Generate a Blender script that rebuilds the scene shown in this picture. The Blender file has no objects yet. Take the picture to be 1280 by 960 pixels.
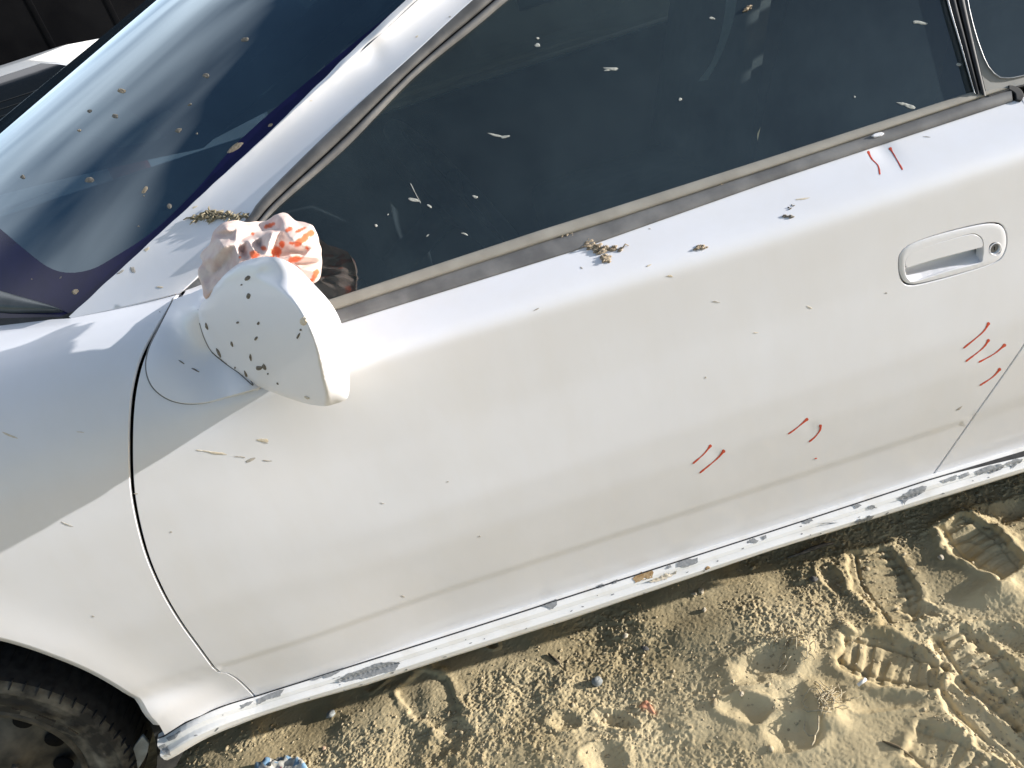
import bpy, bmesh, math, random
import numpy as np
from mathutils import Vector, Matrix, noise as mnoise
from mathutils.bvhtree import BVHTree
from mathutils.geometry import delaunay_2d_cdt

S = bpy.context.scene
COL = S.collection
random.seed(7)
rng = np.random.default_rng(7)
R = math.radians

# ------------------------------------------------------------------ camera
ROLL, PITCH, DIST, FOC = R(18), R(30), 1.2, 1000.0          # FOC in photo pixels (1280 wide)
cr, sr, cp, sp = math.cos(ROLL), math.sin(ROLL), math.cos(PITCH), math.sin(PITCH)
CAM = np.array([0, -DIST * cp, .72 + DIST * sp])
vF = np.array([0, cp, -sp]); vU = np.array([0, sp, cp]); vR = np.array([1., 0, 0])
right = vR * cr - vU * sr
up = vR * sr + vU * cr
cam = bpy.data.cameras.new('camera')
cam_ob = bpy.data.objects.new('camera', cam); COL.objects.link(cam_ob)
cam.sensor_fit = 'HORIZONTAL'; cam.angle = 2 * math.atan(640 / FOC)
cam.clip_start = .02; cam.clip_end = 3000
M = Matrix.Identity(4)
for i in range(3):
    M[i][0] = right[i]; M[i][1] = up[i]; M[i][2] = -vF[i]; M[i][3] = CAM[i]
cam_ob.matrix_world = M
S.camera = cam_ob

# ------------------------------------------------------------------ light
SUN_EL, SUN_AZ = R(11.8), R(8.4)       # azimuth measured from +x towards -y
sun_dir = Vector((math.cos(SUN_EL) * math.cos(SUN_AZ), -math.cos(SUN_EL) * math.sin(SUN_AZ), math.sin(SUN_EL)))
sun = bpy.data.lights.new('sun', 'SUN'); sun.energy = 4.8; sun.angle = R(.5); sun.color = (1, .98, .955)
sun_ob = bpy.data.objects.new('sun', sun); COL.objects.link(sun_ob)
sun_ob.rotation_euler = sun_dir.to_track_quat('Z', 'Y').to_euler()
W = bpy.data.worlds.new('World'); S.world = W; W.use_nodes = True
wn, wl = W.node_tree.nodes, W.node_tree.links
wn.clear()
sky = wn.new('ShaderNodeTexSky'); sky.sky_type = 'NISHITA'; sky.sun_disc = False
sky.sun_elevation = SUN_EL
sky.sun_rotation = math.atan2(sun_dir.x, sun_dir.y)
sky.air_density = 1.0; sky.dust_density = 1.2; sky.ozone_density = 1.6
tc = wn.new('ShaderNodeTexCoord')
mp = wn.new('ShaderNodeMapping'); mp.inputs['Scale'].default_value = (1.0, 2.6, 3.0); mp.inputs['Rotation'].default_value = (0, 0, R(38))
cn = wn.new('ShaderNodeTexNoise'); cn.inputs['Scale'].default_value = 1.3; cn.inputs['Detail'].default_value = 3.5; cn.inputs['Roughness'].default_value = .42
cn.inputs['Distortion'].default_value = .25
# a bank of thin cloud over one side of the sky, breaking into streaks towards the clear side
dt = wn.new('ShaderNodeVectorMath'); dt.operation = 'DOT_PRODUCT'; dt.inputs[1].default_value = (-.60, .60, 0)
sc_ = wn.new('ShaderNodeMath'); sc_.operation = 'MULTIPLY_ADD'; sc_.inputs[1].default_value = .62
sx_ = wn.new('ShaderNodeSeparateXYZ'); z1 = wn.new('ShaderNodeMath'); z1.operation = 'SUBTRACT'; z1.inputs[1].default_value = .60
z2 = wn.new('ShaderNodeMath'); z2.operation = 'MULTIPLY'; z3 = wn.new('ShaderNodeMath'); z3.operation = 'MULTIPLY_ADD'; z3.inputs[1].default_value = -3.2
wl.new(tc.outputs['Generated'], sx_.inputs[0]); wl.new(sx_.outputs[2], z1.inputs[0]); wl.new(z1.outputs[0], z2.inputs[0]); wl.new(z1.outputs[0], z2.inputs[1]); wl.new(z2.outputs[0], z3.inputs[0])
rp = wn.new('ShaderNodeValToRGB'); rp.color_ramp.elements[0].position = .66; rp.color_ramp.elements[1].position = .98
mx = wn.new('ShaderNodeMix'); mx.data_type = 'RGBA'
mx.inputs[7].default_value = (11.5, 11.6, 12.2, 1)
ml = wn.new('ShaderNodeMath'); ml.operation = 'MULTIPLY'; ml.inputs[1].default_value = .9
bg = wn.new('ShaderNodeBackground'); bg.inputs[1].default_value = .12
wo = wn.new('ShaderNodeOutputWorld')
wl.new(tc.outputs['Generated'], mp.inputs[0]); wl.new(mp.outputs[0], cn.inputs['Vector'])
wl.new(tc.outputs['Generated'], dt.inputs[0]); wl.new(dt.outputs['Value'], z3.inputs[2]); wl.new(z3.outputs[0], sc_.inputs[0]); wl.new(cn.outputs[0], sc_.inputs[2]); wl.new(sc_.outputs[0], rp.inputs[0])
wl.new(rp.outputs[0], ml.inputs[0]); wl.new(ml.outputs[0], mx.inputs[0]); wl.new(sky.outputs[0], mx.inputs[6])
wl.new(mx.outputs[2], bg.inputs[0]); wl.new(bg.outputs[0], wo.inputs[0])
S.view_settings.view_transform = 'Standard'; S.view_settings.look = 'None'
S.view_settings.gamma = 1; S.view_settings.use_curve_mapping = False
S.view_settings.exposure = .73

# ------------------------------------------------------------------ materials
MATS = {}
def pmat(name, c1, c2=None, scale=40., rough=.6, spec=.5, metal=0., bump=0., bscale=None, coat=0., lo=.35, hi=.65, detail=5., rough2=None):
    """procedural material: noise mixes two base colours, optional bump"""
    m = bpy.data.materials.new(name); m.use_nodes = True
    n, l = m.node_tree.nodes, m.node_tree.links
    b = n['Principled BSDF']
    t = n.new('ShaderNodeTexCoord'); no = n.new('ShaderNodeTexNoise')
    no.inputs['Scale'].default_value = scale; no.inputs['Detail'].default_value = detail
    l.new(t.outputs['Object'], no.inputs['Vector'])
    r = n.new('ShaderNodeValToRGB'); r.color_ramp.elements[0].position = lo; r.color_ramp.elements[1].position = hi
    r.color_ramp.elements[0].color = (*c1, 1); r.color_ramp.elements[1].color = (*(c2 or c1), 1)
    l.new(no.outputs[0], r.inputs[0]); l.new(r.outputs[0], b.inputs['Base Color'])
    b.inputs['Roughness'].default_value = rough; b.inputs['Metallic'].default_value = metal
    b.inputs['Specular IOR Level'].default_value = spec
    b.inputs['Coat Weight'].default_value = coat; b.inputs['Coat Roughness'].default_value = .06
    if rough2 is not None:
        mr = n.new('ShaderNodeMapRange'); mr.inputs[3].default_value = rough; mr.inputs[4].default_value = rough2
        l.new(no.outputs[0], mr.inputs[0]); l.new(mr.outputs[0], b.inputs['Roughness'])
    if bump:
        n2 = n.new('ShaderNodeTexNoise'); n2.inputs['Scale'].default_value = bscale or scale * 3; n2.inputs['Detail'].default_value = 6
        l.new(t.outputs['Object'], n2.inputs['Vector'])
        bp = n.new('ShaderNodeBump'); bp.inputs['Strength'].default_value = bump; bp.inputs['Distance'].default_value = .002
        l.new(n2.outputs[0], bp.inputs['Height']); l.new(bp.outputs[0], b.inputs['Normal'])
    MATS[name] = m
    return m

def glass_mat(name, tint, f0mix=1.0, rough=.0, dust_sheen=(.35, .36, .33), dust_sheen_amt=.06, dscale=6., refl=(1, 1, 1)):
    """thin tinted pane: transparent + Fresnel reflection + a film of dust and painted-in sheen"""
    m = bpy.data.materials.new(name); m.use_nodes = True
    n, l = m.node_tree.nodes, m.node_tree.links; n.clear()
    o = n.new('ShaderNodeOutputMaterial')
    tr = n.new('ShaderNodeBsdfTransparent'); tr.inputs[0].default_value = (*tint, 1)
    gl = n.new('ShaderNodeBsdfGlossy'); gl.inputs['Roughness'].default_value = rough; gl.inputs[0].default_value = (*refl, 1)
    fr = n.new('ShaderNodeFresnel'); fr.inputs['IOR'].default_value = 1.55
    ms = n.new('ShaderNodeMixShader')
    mu = n.new('ShaderNodeMath'); mu.operation = 'MULTIPLY'; mu.inputs[1].default_value = f0mix; mu.use_clamp = True
    l.new(fr.outputs[0], mu.inputs[0]); l.new(mu.outputs[0], ms.inputs[0]); l.new(tr.outputs[0], ms.inputs[1]); l.new(gl.outputs[0], ms.inputs[2])
    df = n.new('ShaderNodeBsdfDiffuse'); df.inputs[0].default_value = (*dust_sheen, 1)
    t = n.new('ShaderNodeTexCoord'); no = n.new('ShaderNodeTexNoise'); no.inputs['Scale'].default_value = dscale; no.inputs['Detail'].default_value = 8; no.inputs['Roughness'].default_value = .7
    l.new(t.outputs['Object'], no.inputs['Vector'])
    mr = n.new('ShaderNodeMapRange'); mr.inputs[1].default_value = .35; mr.inputs[2].default_value = .75
    mr.inputs[3].default_value = dust_sheen_amt * .3; mr.inputs[4].default_value = dust_sheen_amt
    l.new(no.outputs[0], mr.inputs[0])
    m2 = n.new('ShaderNodeMixShader'); l.new(mr.outputs[0], m2.inputs[0]); l.new(ms.outputs[0], m2.inputs[1]); l.new(df.outputs[0], m2.inputs[2])
    l.new(m2.outputs[0], o.inputs[0])
    MATS[name] = m
    return m

PAINT = pmat('white_paint', (.79, .79, .825), (.765, .76, .785), 5., .36, .5, coat=.45, bump=.02, bscale=900.)
def dust_film(m, col, amt, sc):
    """thin streaky dust lying on a paint: stretched noise mixes a dust colour and dulls the gloss"""
    n, l = m.node_tree.nodes, m.node_tree.links; b = n['Principled BSDF']
    t = n.new('ShaderNodeTexCoord'); mp_ = n.new('ShaderNodeMapping'); mp_.inputs['Scale'].default_value = sc
    no = n.new('ShaderNodeTexNoise'); no.inputs['Scale'].default_value = 6; no.inputs['Detail'].default_value = 9; no.inputs['Roughness'].default_value = .65
    l.new(t.outputs['Object'], mp_.inputs[0]); l.new(mp_.outputs[0], no.inputs['Vector'])
    mr = n.new('ShaderNodeMapRange'); mr.inputs[1].default_value = .42; mr.inputs[2].default_value = .75; mr.inputs[4].default_value = amt; l.new(no.outputs[0], mr.inputs[0])
    src = b.inputs['Base Color'].links[0].from_socket
    mx_ = n.new('ShaderNodeMix'); mx_.data_type = 'RGBA'; mx_.inputs[7].default_value = (*col, 1)
    l.new(mr.outputs[0], mx_.inputs[0]); l.new(src, mx_.inputs[6]); l.new(mx_.outputs[2], b.inputs['Base Color'])
    r2 = n.new('ShaderNodeMapRange'); r2.inputs[3].default_value = .30; r2.inputs[4].default_value = .55; l.new(no.outputs[0], r2.inputs[0]); l.new(r2.outputs[0], b.inputs['Roughness'])
dust_film(PAINT, (.66, .62, .56), .22, (1.6, 1.6, .5))
PAINT2 = pmat('white_mirror_paint', (.79, .79, .825), (.77, .765, .79), 9., .38, .5, coat=.35)
SILLP = pmat('sill_paint', (.80, .79, .775), (.70, .67, .62), 22., .42, .4, lo=.5, hi=.8, bump=.06, bscale=140.)
PRIMER = pmat('grey_primer', (.22, .225, .23), (.30, .305, .31), 120., .7, .3, bump=.2)
RUST = pmat('rusty_dirt', (.42, .30, .17), (.30, .19, .09), 160., .9, .2, bump=.4)
BLACK = pmat('black_rubber', (.012, .012, .014), (.03, .03, .032), 60., .6, .4)
DARK = pmat('dark_cavity', (.006, .006, .007), (.012, .012, .012), 20., .9, .1)
SEAL = pmat('weathered_seal', (.085, .083, .082), (.14, .135, .13), 30., .5, .5, bump=.1, bscale=200.)
SEAL2 = pmat('dusty_moulding', (.12, .118, .118), (.20, .195, .19), 25., .55, .5, bump=.08, bscale=200., rough2=.4)
LIP = pmat('dusty_lip', (.27, .25, .215), (.36, .335, .29), 18., .7, .3)
PILLARGREY = pmat('dusty_grey_plastic', (.22, .215, .20), (.29, .28, .26), 14., .6, .4)
TRIM = pmat('dull_metal_trim', (.35, .35, .35), (.42, .42, .42), 40., .35, .5, metal=.6)
FRIT = pmat('navy_frit', (.008, .008, .045), (.011, .010, .058), 30., .12, .35)
WSG = glass_mat('windscreen_glass', (.025, .042, .06), 2.5, 0.0, (.20, .36, .50), .07, 5., (.74, .90, 1.0))  # blue film colour and reflection tint imitate blue sky mirrored in the glass
SIDEG = glass_mat('side_glass', (.32, .38, .39), 1.5, 0.0, (.25, .36, .40), .105, 2.6)  # teal diffuse film stands in for broad hazy sky reflections
DARKG = glass_mat('dark_side_glass', (.05, .06, .065), 1.5, 0.0, (.2, .25, .26), .06, 4.)
MIRG = pmat('mirror_glass', (.8, .8, .8), None, 5., .03, .5, metal=1.)
INT = pmat('interior_grey', (.030, .034, .034), (.05, .055, .052), 30., .8, .3)
DASH = pmat('dashboard_plastic', (.03, .036, .04), (.05, .055, .06), 60., .7, .3, bump=.1)
BELT = pmat('seat_belt_webbing', (.66, .62, .50), (.74, .70, .58), 90., .8, .3)
TYRE = pmat('dusty_tyre', (.035, .034, .032), (.25, .23, .19), 24., .85, .25, bump=.4, bscale=120., lo=.42, hi=.78)
RIM = pmat('dirty_rim', (.03, .03, .03), (.13, .12, .10), 20., .6, .4, metal=.3)
LINER = pmat('wheel_liner', (.010, .011, .012), (.03, .03, .028), 30., .8, .2, bump=.3)
FLAP = pmat('mud_flap', (.42, .43, .42), (.30, .30, .28), 40., .7, .3)
MUD = pmat('dry_mud', (.25, .195, .135), (.42, .345, .255), 260., .95, .15, bump=.6, bscale=700.)
MUDG = pmat('grey_mud', (.14, .125, .105), (.25, .225, .19), 300., .95, .15, bump=.5, bscale=700.)
FAINT = pmat('faint_mud', (.36, .325, .28), (.50, .46, .41), 300., .9, .2)
TAN = pmat('tan_smear', (.60, .51, .38), (.70, .63, .52), 200., .9, .2)
DROP = pmat('pale_splat', (.30, .31, .29), (.48, .48, .44), 300., .9, .2)
REDP = pmat('red_marker', (.52, .055, .025), (.58, .10, .05), 300., .5, .4)
STRAW = pmat('dry_straw', (.36, .30, .20), (.50, .43, .30), 200., .9, .2)

# ------------------------------------------------------------------ object helpers
def tag(o, label=None, cat=None, group=None, kind=None):
    if label: o['label'] = label
    if cat: o['category'] = cat
    if group: o['group'] = group
    if kind: o['kind'] = kind
    return o
def thing(name, label, cat, loc=(0, 0, 0), group=None):
    o = bpy.data.objects.new(name, None); COL.objects.link(o); o.location = loc; o.empty_display_size = .1
    return tag(o, label, cat, group)
def mesh_ob(name, verts, faces, mat, parent=None, smooth=True):
    me = bpy.data.meshes.new(name)
    me.from_pydata([tuple(map(float, v)) for v in verts], [], [tuple(int(i) for i in f) for f in faces])
    me.update()
    if smooth and len(me.polygons): me.polygons.foreach_set('use_smooth', [True] * len(me.polygons))
    me.materials.append(mat)
    o = bpy.data.objects.new(name, me); COL.objects.link(o)
    if parent: 
        o.parent = parent
        if parent.type == 'EMPTY': o.matrix_parent_inverse = Matrix.Translation(-parent.location)
    return o
class MB:
    def __init__(s): s.v = []; s.f = []
    def add(s, v, f):
        b = len(s.v); s.v += [tuple(map(float, p)) for p in v]; s.f += [tuple(i + b for i in q) for q in f]
    def box(s, c, d, rz=0., bev=0.):
        bm = bmesh.new(); bmesh.ops.create_cube(bm, size=1)
        for v in bm.verts: v.co = Vector((v.co.x * d[0], v.co.y * d[1], v.co.z * d[2]))
        if bev: bmesh.ops.bevel(bm, geom=bm.edges[:], offset=bev, segments=2, affect='EDGES', profile=.6)
        mt = Matrix.Translation(c) @ Matrix.Rotation(rz, 4, 'Z'); bm.transform(mt)
        bm.verts.index_update()
        s.add([v.co[:] for v in bm.verts], [[v.index for v in f.verts] for f in bm.faces]); bm.free()
    def tube(s, pts, rad, n=8, cap=True):
        pts = [Vector(p) for p in pts]; k = len(pts)
        rad = rad if hasattr(rad, '__len__') else [rad] * k
        rings = []; prev = None
        for i, p in enumerate(pts):
            t = (pts[min(i + 1, k - 1)] - pts[max(i - 1, 0)]).normalized()
            a = prev if prev is not None else (Vector((0, 0, 1)) if abs(t.z) < .9 else Vector((1, 0, 0)))
            u = (a - t * a.dot(t)).normalized(); w = t.cross(u); prev = u
            rings.append([p + (u * math.cos(2 * math.pi * j / n) + w * math.sin(2 * math.pi * j / n)) * rad[i] for j in range(n)])
        v = [q for r in rings for q in r]
        f = [(i * n + j, i * n + (j + 1) % n, (i + 1) * n + (j + 1) % n, (i + 1) * n + j) for i in range(k - 1) for j in range(n)]
        if cap: f += [tuple(range(n))[::-1], tuple((k - 1) * n + j for j in range(n))]
        s.add(v, f)
    def lathe_y(s, c, prof, n=64, close=False):
        """prof: list of (radius, y) revolved round the y axis through c"""
        v = [(c[0] + r * math.cos(2 * math.pi * j / n), c[1] + y, c[2] + r * math.sin(2 * math.pi * j / n)) for r, y in prof for j in range(n)]
        k = len(prof)
        f = [(i * n + j, i * n + (j + 1) % n, (i + 1) * n + (j + 1) % n, (i + 1) * n + j) for i in range(k - 1) for j in range(n)]
        s.add(v, f)
    def build(s, name, mat, parent=None, smooth=True):
        return mesh_ob(name, s.v, s.f, mat, parent, smooth)

# ------------------------------------------------------------------ rays and surfaces
def rays(px):
    px = np.atleast_2d(np.asarray(px, float)); dx, dy = px[:, 0] - 640, px[:, 1] - 480
    lat = cr * dx - sr * dy; upc = -sr * dx - cr * dy
    return vF[None] + vR[None] * (lat / FOC)[:, None] + vU[None] * (upc / FOC)[:, None]
def at_y(px, y):
    d = rays(px); t = (np.asarray(y) - CAM[1]) / d[:, 1]; return CAM + d * t[:, None]
def at_z(px, z=0.):
    d = rays(px); t = (z - CAM[2]) / d[:, 2]; return CAM + d * t[:, None]
def project(P):
    q = np.atleast_2d(P) - CAM; z = q @ vF
    a = (q @ right) / z * FOC; b = (q @ up) / z * FOC
    return np.c_[640 + a, 480 - b]
def sstep(a, b, x):
    t = np.clip((x - a) / (b - a), 0, 1); return t * t * (3 - 2 * t)
def table(pts, sig):
    z = np.arange(-.2, 1.8, .001); y = np.interp(z, *np.array(pts).T)
    k = np.exp(-.5 * (np.arange(-60, 61) / (sig * 1000)) ** 2); k /= k.sum()
    y2 = np.convolve(np.pad(y, 60, mode='edge'), k, 'valid')
    return z, y2
glass_line = [(z, .108 + .50 * (z - .88) + .45 * (z - .88) ** 2) for z in np.arange(.885, 1.8, .02)]
DOOR_T = table([(-.2, .10), (.10, .07), (.20, .056), (.225, .052), (.33, .030), (.40, .0165), (.47, .005), (.54, .0005), (.62, .0045), (.68, .0080), (.74, .0080), (.80, .0060), (.816, .0135), (.832, .040), (.846, .068), (.864, .097)] + glass_line, .006)
FEND_T = table([(-.2, .10), (.10, .07), (.20, .048), (.225, .043), (.33, .020), (.40, .010), (.50, .0005), (.60, .000), (.70, .004), (.78, .014), (.84, .032), (.89, .060), (.92, .088), (.945, .125), (.965, .18), (.98, .27), (1.0, .5), (1.05, 1.4), (1.8, 9)], .012)
ARCH = (-1.16, .31, .35)
REARARCH = (1.44, .31, .35)
DENTS = []
def f_side(x, z):
    x = np.asarray(x, float); z = np.asarray(z, float)
    zs_ = z - (.008 + .016 * sstep(.45, -.25, x)) * np.exp(-((z - .812) / .040) ** 2)
    d = np.interp(zs_, *DOOR_T); g = np.interp(z, *FEND_T)
    w = sstep(-.52, -.22, x)
    y = g * (1 - w) + d * w
    y = y + .010 * np.clip(np.abs(x - .1) - .2, 0, None) ** 2
    y = y + .004 * sstep(.356, .331, z) * sstep(-.92, -.80, x)          # lower crease
    y = y - .016 * sstep(-.66, -.80, x) * sstep(-1.0, -.9, x) * sstep(.335, .285, z)
    for ax, az, ar in (ARCH, REARARCH):                                   # arch flares
        r = np.hypot(x - ax, z - az)
        lowm = sstep(.12, .3, z)
        y = y - .007 * np.exp(-((np.maximum(r, ar) - ar) / .055) ** 2) * (1 - .3 * lowm) * (z < .9)
    for cx, cz, rad, dep in DENTS:
        y = y + dep * np.exp(-(((x - cx) ** 2 + (z - cz) ** 2) / rad ** 2))
    return y
def hit_fn(px, fn, off=0.):
    d = rays(px); off = np.asarray(off)
    lo = (-.6 - CAM[1]) / d[:, 1]; hi = (1.6 - CAM[1]) / d[:, 1]
    for _ in range(44):
        t = .5 * (lo + hi); P = CAM + d * t[:, None]
        g = P[:, 1] - fn(P[:, 0], P[:, 2]) - off
        lo = np.where(g < 0, t, lo); hi = np.where(g < 0, hi, t)
    return CAM + d * (.5 * (lo + hi))[:, None]
class FnSurf:
    def __init__(s, fn): s.fn = fn
    def hit(s, px, off=0.): return hit_fn(px, s.fn, off)
    def normals(s, P):
        e = 1e-4; x, z = P[:, 0], P[:, 2]
        n = np.c_[(s.fn(x + e, z) - s.fn(x - e, z)) / (2 * e), -np.ones(len(x)), (s.fn(x, z + e) - s.fn(x, z - e)) / (2 * e)]
        return n / np.linalg.norm(n, axis=1)[:, None]
class MeshSurf:
    def __init__(s, verts, faces): s.b = BVHTree.FromPolygons([Vector(v) for v in verts], [tuple(map(int, f)) for f in faces])
    def cast(s, px):
        P, N = [], []
        for d in rays(px):
            dv = Vector(d).normalized(); h = s.b.ray_cast(Vector(CAM), dv)
            for k_ in range(12):
                if h[0] is not None: break
                h = s.b.ray_cast(Vector(CAM), (dv + Vector((math.sin(k_ * 2.4), math.cos(k_ * 1.7), math.sin(k_ * 3.1 + 1))) * 4e-4).normalized())
            if h[0] is None:
                h = s.b.find_nearest(Vector(CAM) + dv * 1.4)
            n = h[1].normalized()
            if n.dot(dv) > 0: n = -n
            P.append(h[0][:]); N.append(n[:])
        return np.array(P), np.array(N)
    def hit(s, px, off=0.):
        P, N = s.cast(px); return P - N * np.asarray(off).reshape(-1, 1) if np.ndim(off) else P - N * off
    def normals(s, P): 
        N = []
        for p in P:
            h = s.b.find_nearest(Vector(p)); n = h[1]
            if n.dot(Vector(p) - Vector(CAM)) > 0: n = -n
            N.append(n[:])
        return np.array(N)
SIDE = FnSurf(f_side)

# pixel outlines ---------------------------------------------------
def cat(pts, step=6., closed=False):
    """Catmull-Rom through pts, resampled"""
    P = np.array(pts, float); out = []; n = len(P)
    rngk = range(n if closed else n - 1)
    for i in rngk:
        p1, p2 = P[i], P[(i + 1) % n]
        p0 = P[i - 1] if (i > 0 or closed) else 2 * p1 - p2
        p3 = P[(i + 2) % n] if (i + 2 < n or closed) else 2 * p2 - p1
        k = max(1, int(np.linalg.norm(p2 - p1) / step))
        for j in range(k):
            t = j / k
            out.append(.5 * (2 * p1 + (p2 - p0) * t + (2 * p0 - 5 * p1 + 4 * p2 - p3) * t * t + (3 * p1 - p0 - 3 * p2 + p3) * t ** 3))
    if not closed: out.append(P[-1])
    return np.array(out)
def lin(pts, step=6.):
    P = np.array(pts, float); out = []
    for a, b in zip(P[:-1], P[1:]):
        k = max(1, int(np.linalg.norm(b - a) / step))
        out += [a + (b - a) * j / k for j in range(k)]
    out.append(P[-1]); return np.array(out)
def loop(*parts):
    L = []
    for p in parts:
        for q in np.atleast_2d(p):
            if not L or np.linalg.norm(np.array(L[-1]) - q) > .35: L.append(tuple(q))
    if np.linalg.norm(np.array(L[0]) - np.array(L[-1])) < .35: L.pop()
    return np.array(L)
def inside(poly, pts):
    x, y = pts[:, 0], pts[:, 1]; r = np.zeros(len(pts), bool); n = len(poly)
    for i in range(n):
        (x1, y1), (x2, y2) = poly[i], poly[i - 1]
        c = (y1 > y) != (y2 > y)
        with np.errstate(divide='ignore', invalid='ignore'):
            r ^= c & (x < (x2 - x1) * (y - y1) / (y2 - y1) + x1)
    return r
def fill(outer, holes=(), step=6., extra=()):
    """triangulate a pixel polygon with an interior lattice; returns pts, tris"""
    loops = [outer, *holes]
    mn, mxx = outer.min(0), outer.max(0)
    ys = np.arange(mn[1], mxx[1], step * .866); g = []
    for k, yy in enumerate(ys):
        xs = np.arange(mn[0] + (k % 2) * step / 2, mxx[0], step); g.append(np.c_[xs, np.full(len(xs), yy)])
    g = np.concatenate(g)
    ok = inside(outer, g)
    for h in holes: ok &= ~inside(h, g)
    g = g[ok]
    B = np.concatenate([*loops, *extra]) if extra else np.concatenate(loops)
    keep = np.ones(len(g), bool)
    for i in range(0, len(g), 2000):
        d = np.min(((g[i:i + 2000, None] - B[None]) ** 2).sum(2), 1); keep[i:i + 2000] = d > (step * .55) ** 2
    g = g[keep]
    edges = []; b = 0
    for L in loops:
        n = len(L); edges += [(b + i, b + (i + 1) % n) for i in range(n)]; b += n
    for L in extra:
        n = len(L); edges += [(b + i, b + i + 1) for i in range(n - 1)]; b += n
    pts = np.concatenate([B, g])
    res = delaunay_2d_cdt([Vector(p) for p in pts], edges, [], 0, 1e-4)
    P = np.array([v[:] for v in res[0]]); T = np.array([f for f in res[2]])
    c = P[T].mean(1); ok = inside(outer, c)
    for h in holes: ok &= ~inside(h, c)
    return P, T[ok]
def orient(V, T):
    n = np.cross(V[T[:, 1]] - V[T[:, 0]], V[T[:, 2]] - V[T[:, 0]])
    fl = (n * (V[T[:, 0]] - CAM)).sum(1) > 0
    T = T.copy(); T[fl] = T[fl][:, ::-1]; return T
def flange(V, F, ring, N, depth=.014, lip=.0012, out=1.):
    """turned-in edge along a closed ring of surface points (own vertices, so shading stays crisp)"""
    n = len(ring); ring = np.asarray(ring); N = np.asarray(N)
    t = np.roll(ring, -1, 0) - np.roll(ring, 1, 0); t /= np.linalg.norm(t, axis=1)[:, None] + 1e-12
    o = np.cross(t, N); c = ring.mean(0)
    if ((ring - c) * o).sum() < 0: o = -o
    o = o * out
    r2 = ring + o * lip * .7 - N * lip * .5; r3 = ring + o * lip - N * lip * 1.6; r4 = ring + o * lip * .6 - N * depth
    b = len(V); V = np.concatenate([V, ring, r2, r3, r4]); F = list(map(tuple, F))
    for k in range(3):
        for i in range(n):
            j = (i + 1) % n; F.append((b + k * n + i, b + k * n + j, b + (k + 1) * n + j, b + (k + 1) * n + i))
    return V, F
def panel(name, surf, outer, mat, parent, off=0., step=7., holes=(), depth=.014, lip=.0012, extra=(), fhole=None):
    P, T = fill(outer, holes, step, extra)
    o = off(P) if callable(off) else off
    V = surf.hit(P, o); F = orient(V, T)
    V0 = V
    for k, L in enumerate([outer, *holes]):
        oo = off(L) if callable(off) else off
        ring = surf.hit(L, oo)
        dp = depth if k == 0 else (fhole or depth)
        if dp: V, F = flange(V, F, ring, surf.normals(ring), dp, lip, 1. if k == 0 else -1.)
    return mesh_ob(name, V, F, mat, parent)
def strip(name, rows, mat, parent, smooth=True):
    """rows: list of equal-length point arrays"""
    k = len(rows); n = len(rows[0]); V = np.concatenate(rows)
    F = [(i * n + j, i * n + j + 1, (i + 1) * n + j + 1, (i + 1) * n + j) for i in range(k - 1) for j in range(n - 1)]
    Ft = np.array(F)
    nn = np.cross(V[Ft[:, 1]] - V[Ft[:, 0]], V[Ft[:, 3]] - V[Ft[:, 0]])
    if (nn * (V[Ft[:, 0]] - CAM)).sum() > 0: F = [f[::-1] for f in F]
    return mesh_ob(name, V, F, mat, parent, smooth)
def resample(poly, n):
    P = np.array(poly, float); d = np.r_[0, np.cumsum(np.linalg.norm(np.diff(P, axis=0), axis=1))]
    s = np.linspace(0, d[-1], n); return np.c_[np.interp(s, d, P[:, 0]), np.interp(s, d, P[:, 1])]

# ------------------------------------------------------------------ THE CAR
car = thing('parked_car', 'dusty white coupe with chipped sill and red marker strokes on its door, nearest car', 'car', (0, .87, 0))

# dents that the red marks point at
for (px, py, rad, dep) in ((1105, 190, .014, .0035), (893, 567, .009, .0008), (1013, 535, .009, .0008), (1232, 445, .010, .0006)):
    h = SIDE.hit([(px, py)])[0]; DENTS.append((h[0], h[2], rad, dep))

cut = cat([(228, 364), (212, 387), (191, 420), (177, 449), (169, 480), (165, 510), (163.5, 544), (164, 587), (167, 622), (175, 662), (187, 702), (206, 744), (227, 779), (248, 808), (268, 835), (274, 840)], 6)
cut = np.concatenate([cut, cat([(275, 840.5), (285, 841.8), (292, 845.5), (300, 851.5), (310, 861), (321.5, 873.5)], 4)])
rear = cat([(1160, 603), (1219, 519), (1281, 430), (1301, 390), (1316, 320), (1318, 250), (1306, 190), (1290, 150), (1276, 122)], 8)
sill_line = lin([(321.5, 873.5), (640, 771), (1160, 603)], 8)
door_cut = cut + np.array([4.4, 0]) * np.linspace(1, .35, len(cut))[:, None]
door_bottom = sill_line + np.array([0, -.5]); door_bottom[0] = door_cut[-1]
door_rear = rear + np.array([-1.3, -.4]); door_rear[0] = door_bottom[-1]
belt_low = lin([(1276, 123), (1266, 127), (960, 227), (720, 311), (425, 404), (330, 400), (300, 340), (262, 345), (231, 364)], 8)
bezel = cat([(1123, 328), (1125, 317), (1134.7, 307), (1158, 297.2), (1189, 288), (1220.6, 280.5), (1239, 278), (1251, 280), (1257, 287.5), (1259, 300), (1256.6, 314), (1249, 325), (1230, 333.6), (1189, 346), (1155, 354.7), (1139, 357), (1130, 354), (1124.5, 343.8)], 3.0, True)
cen_b = bezel.mean(0)
bez_hole = cen_b + (bezel - cen_b) * np.array([1.012, 1.02])
door_poly = loop(door_cut, door_bottom, door_rear, belt_low)
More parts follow.
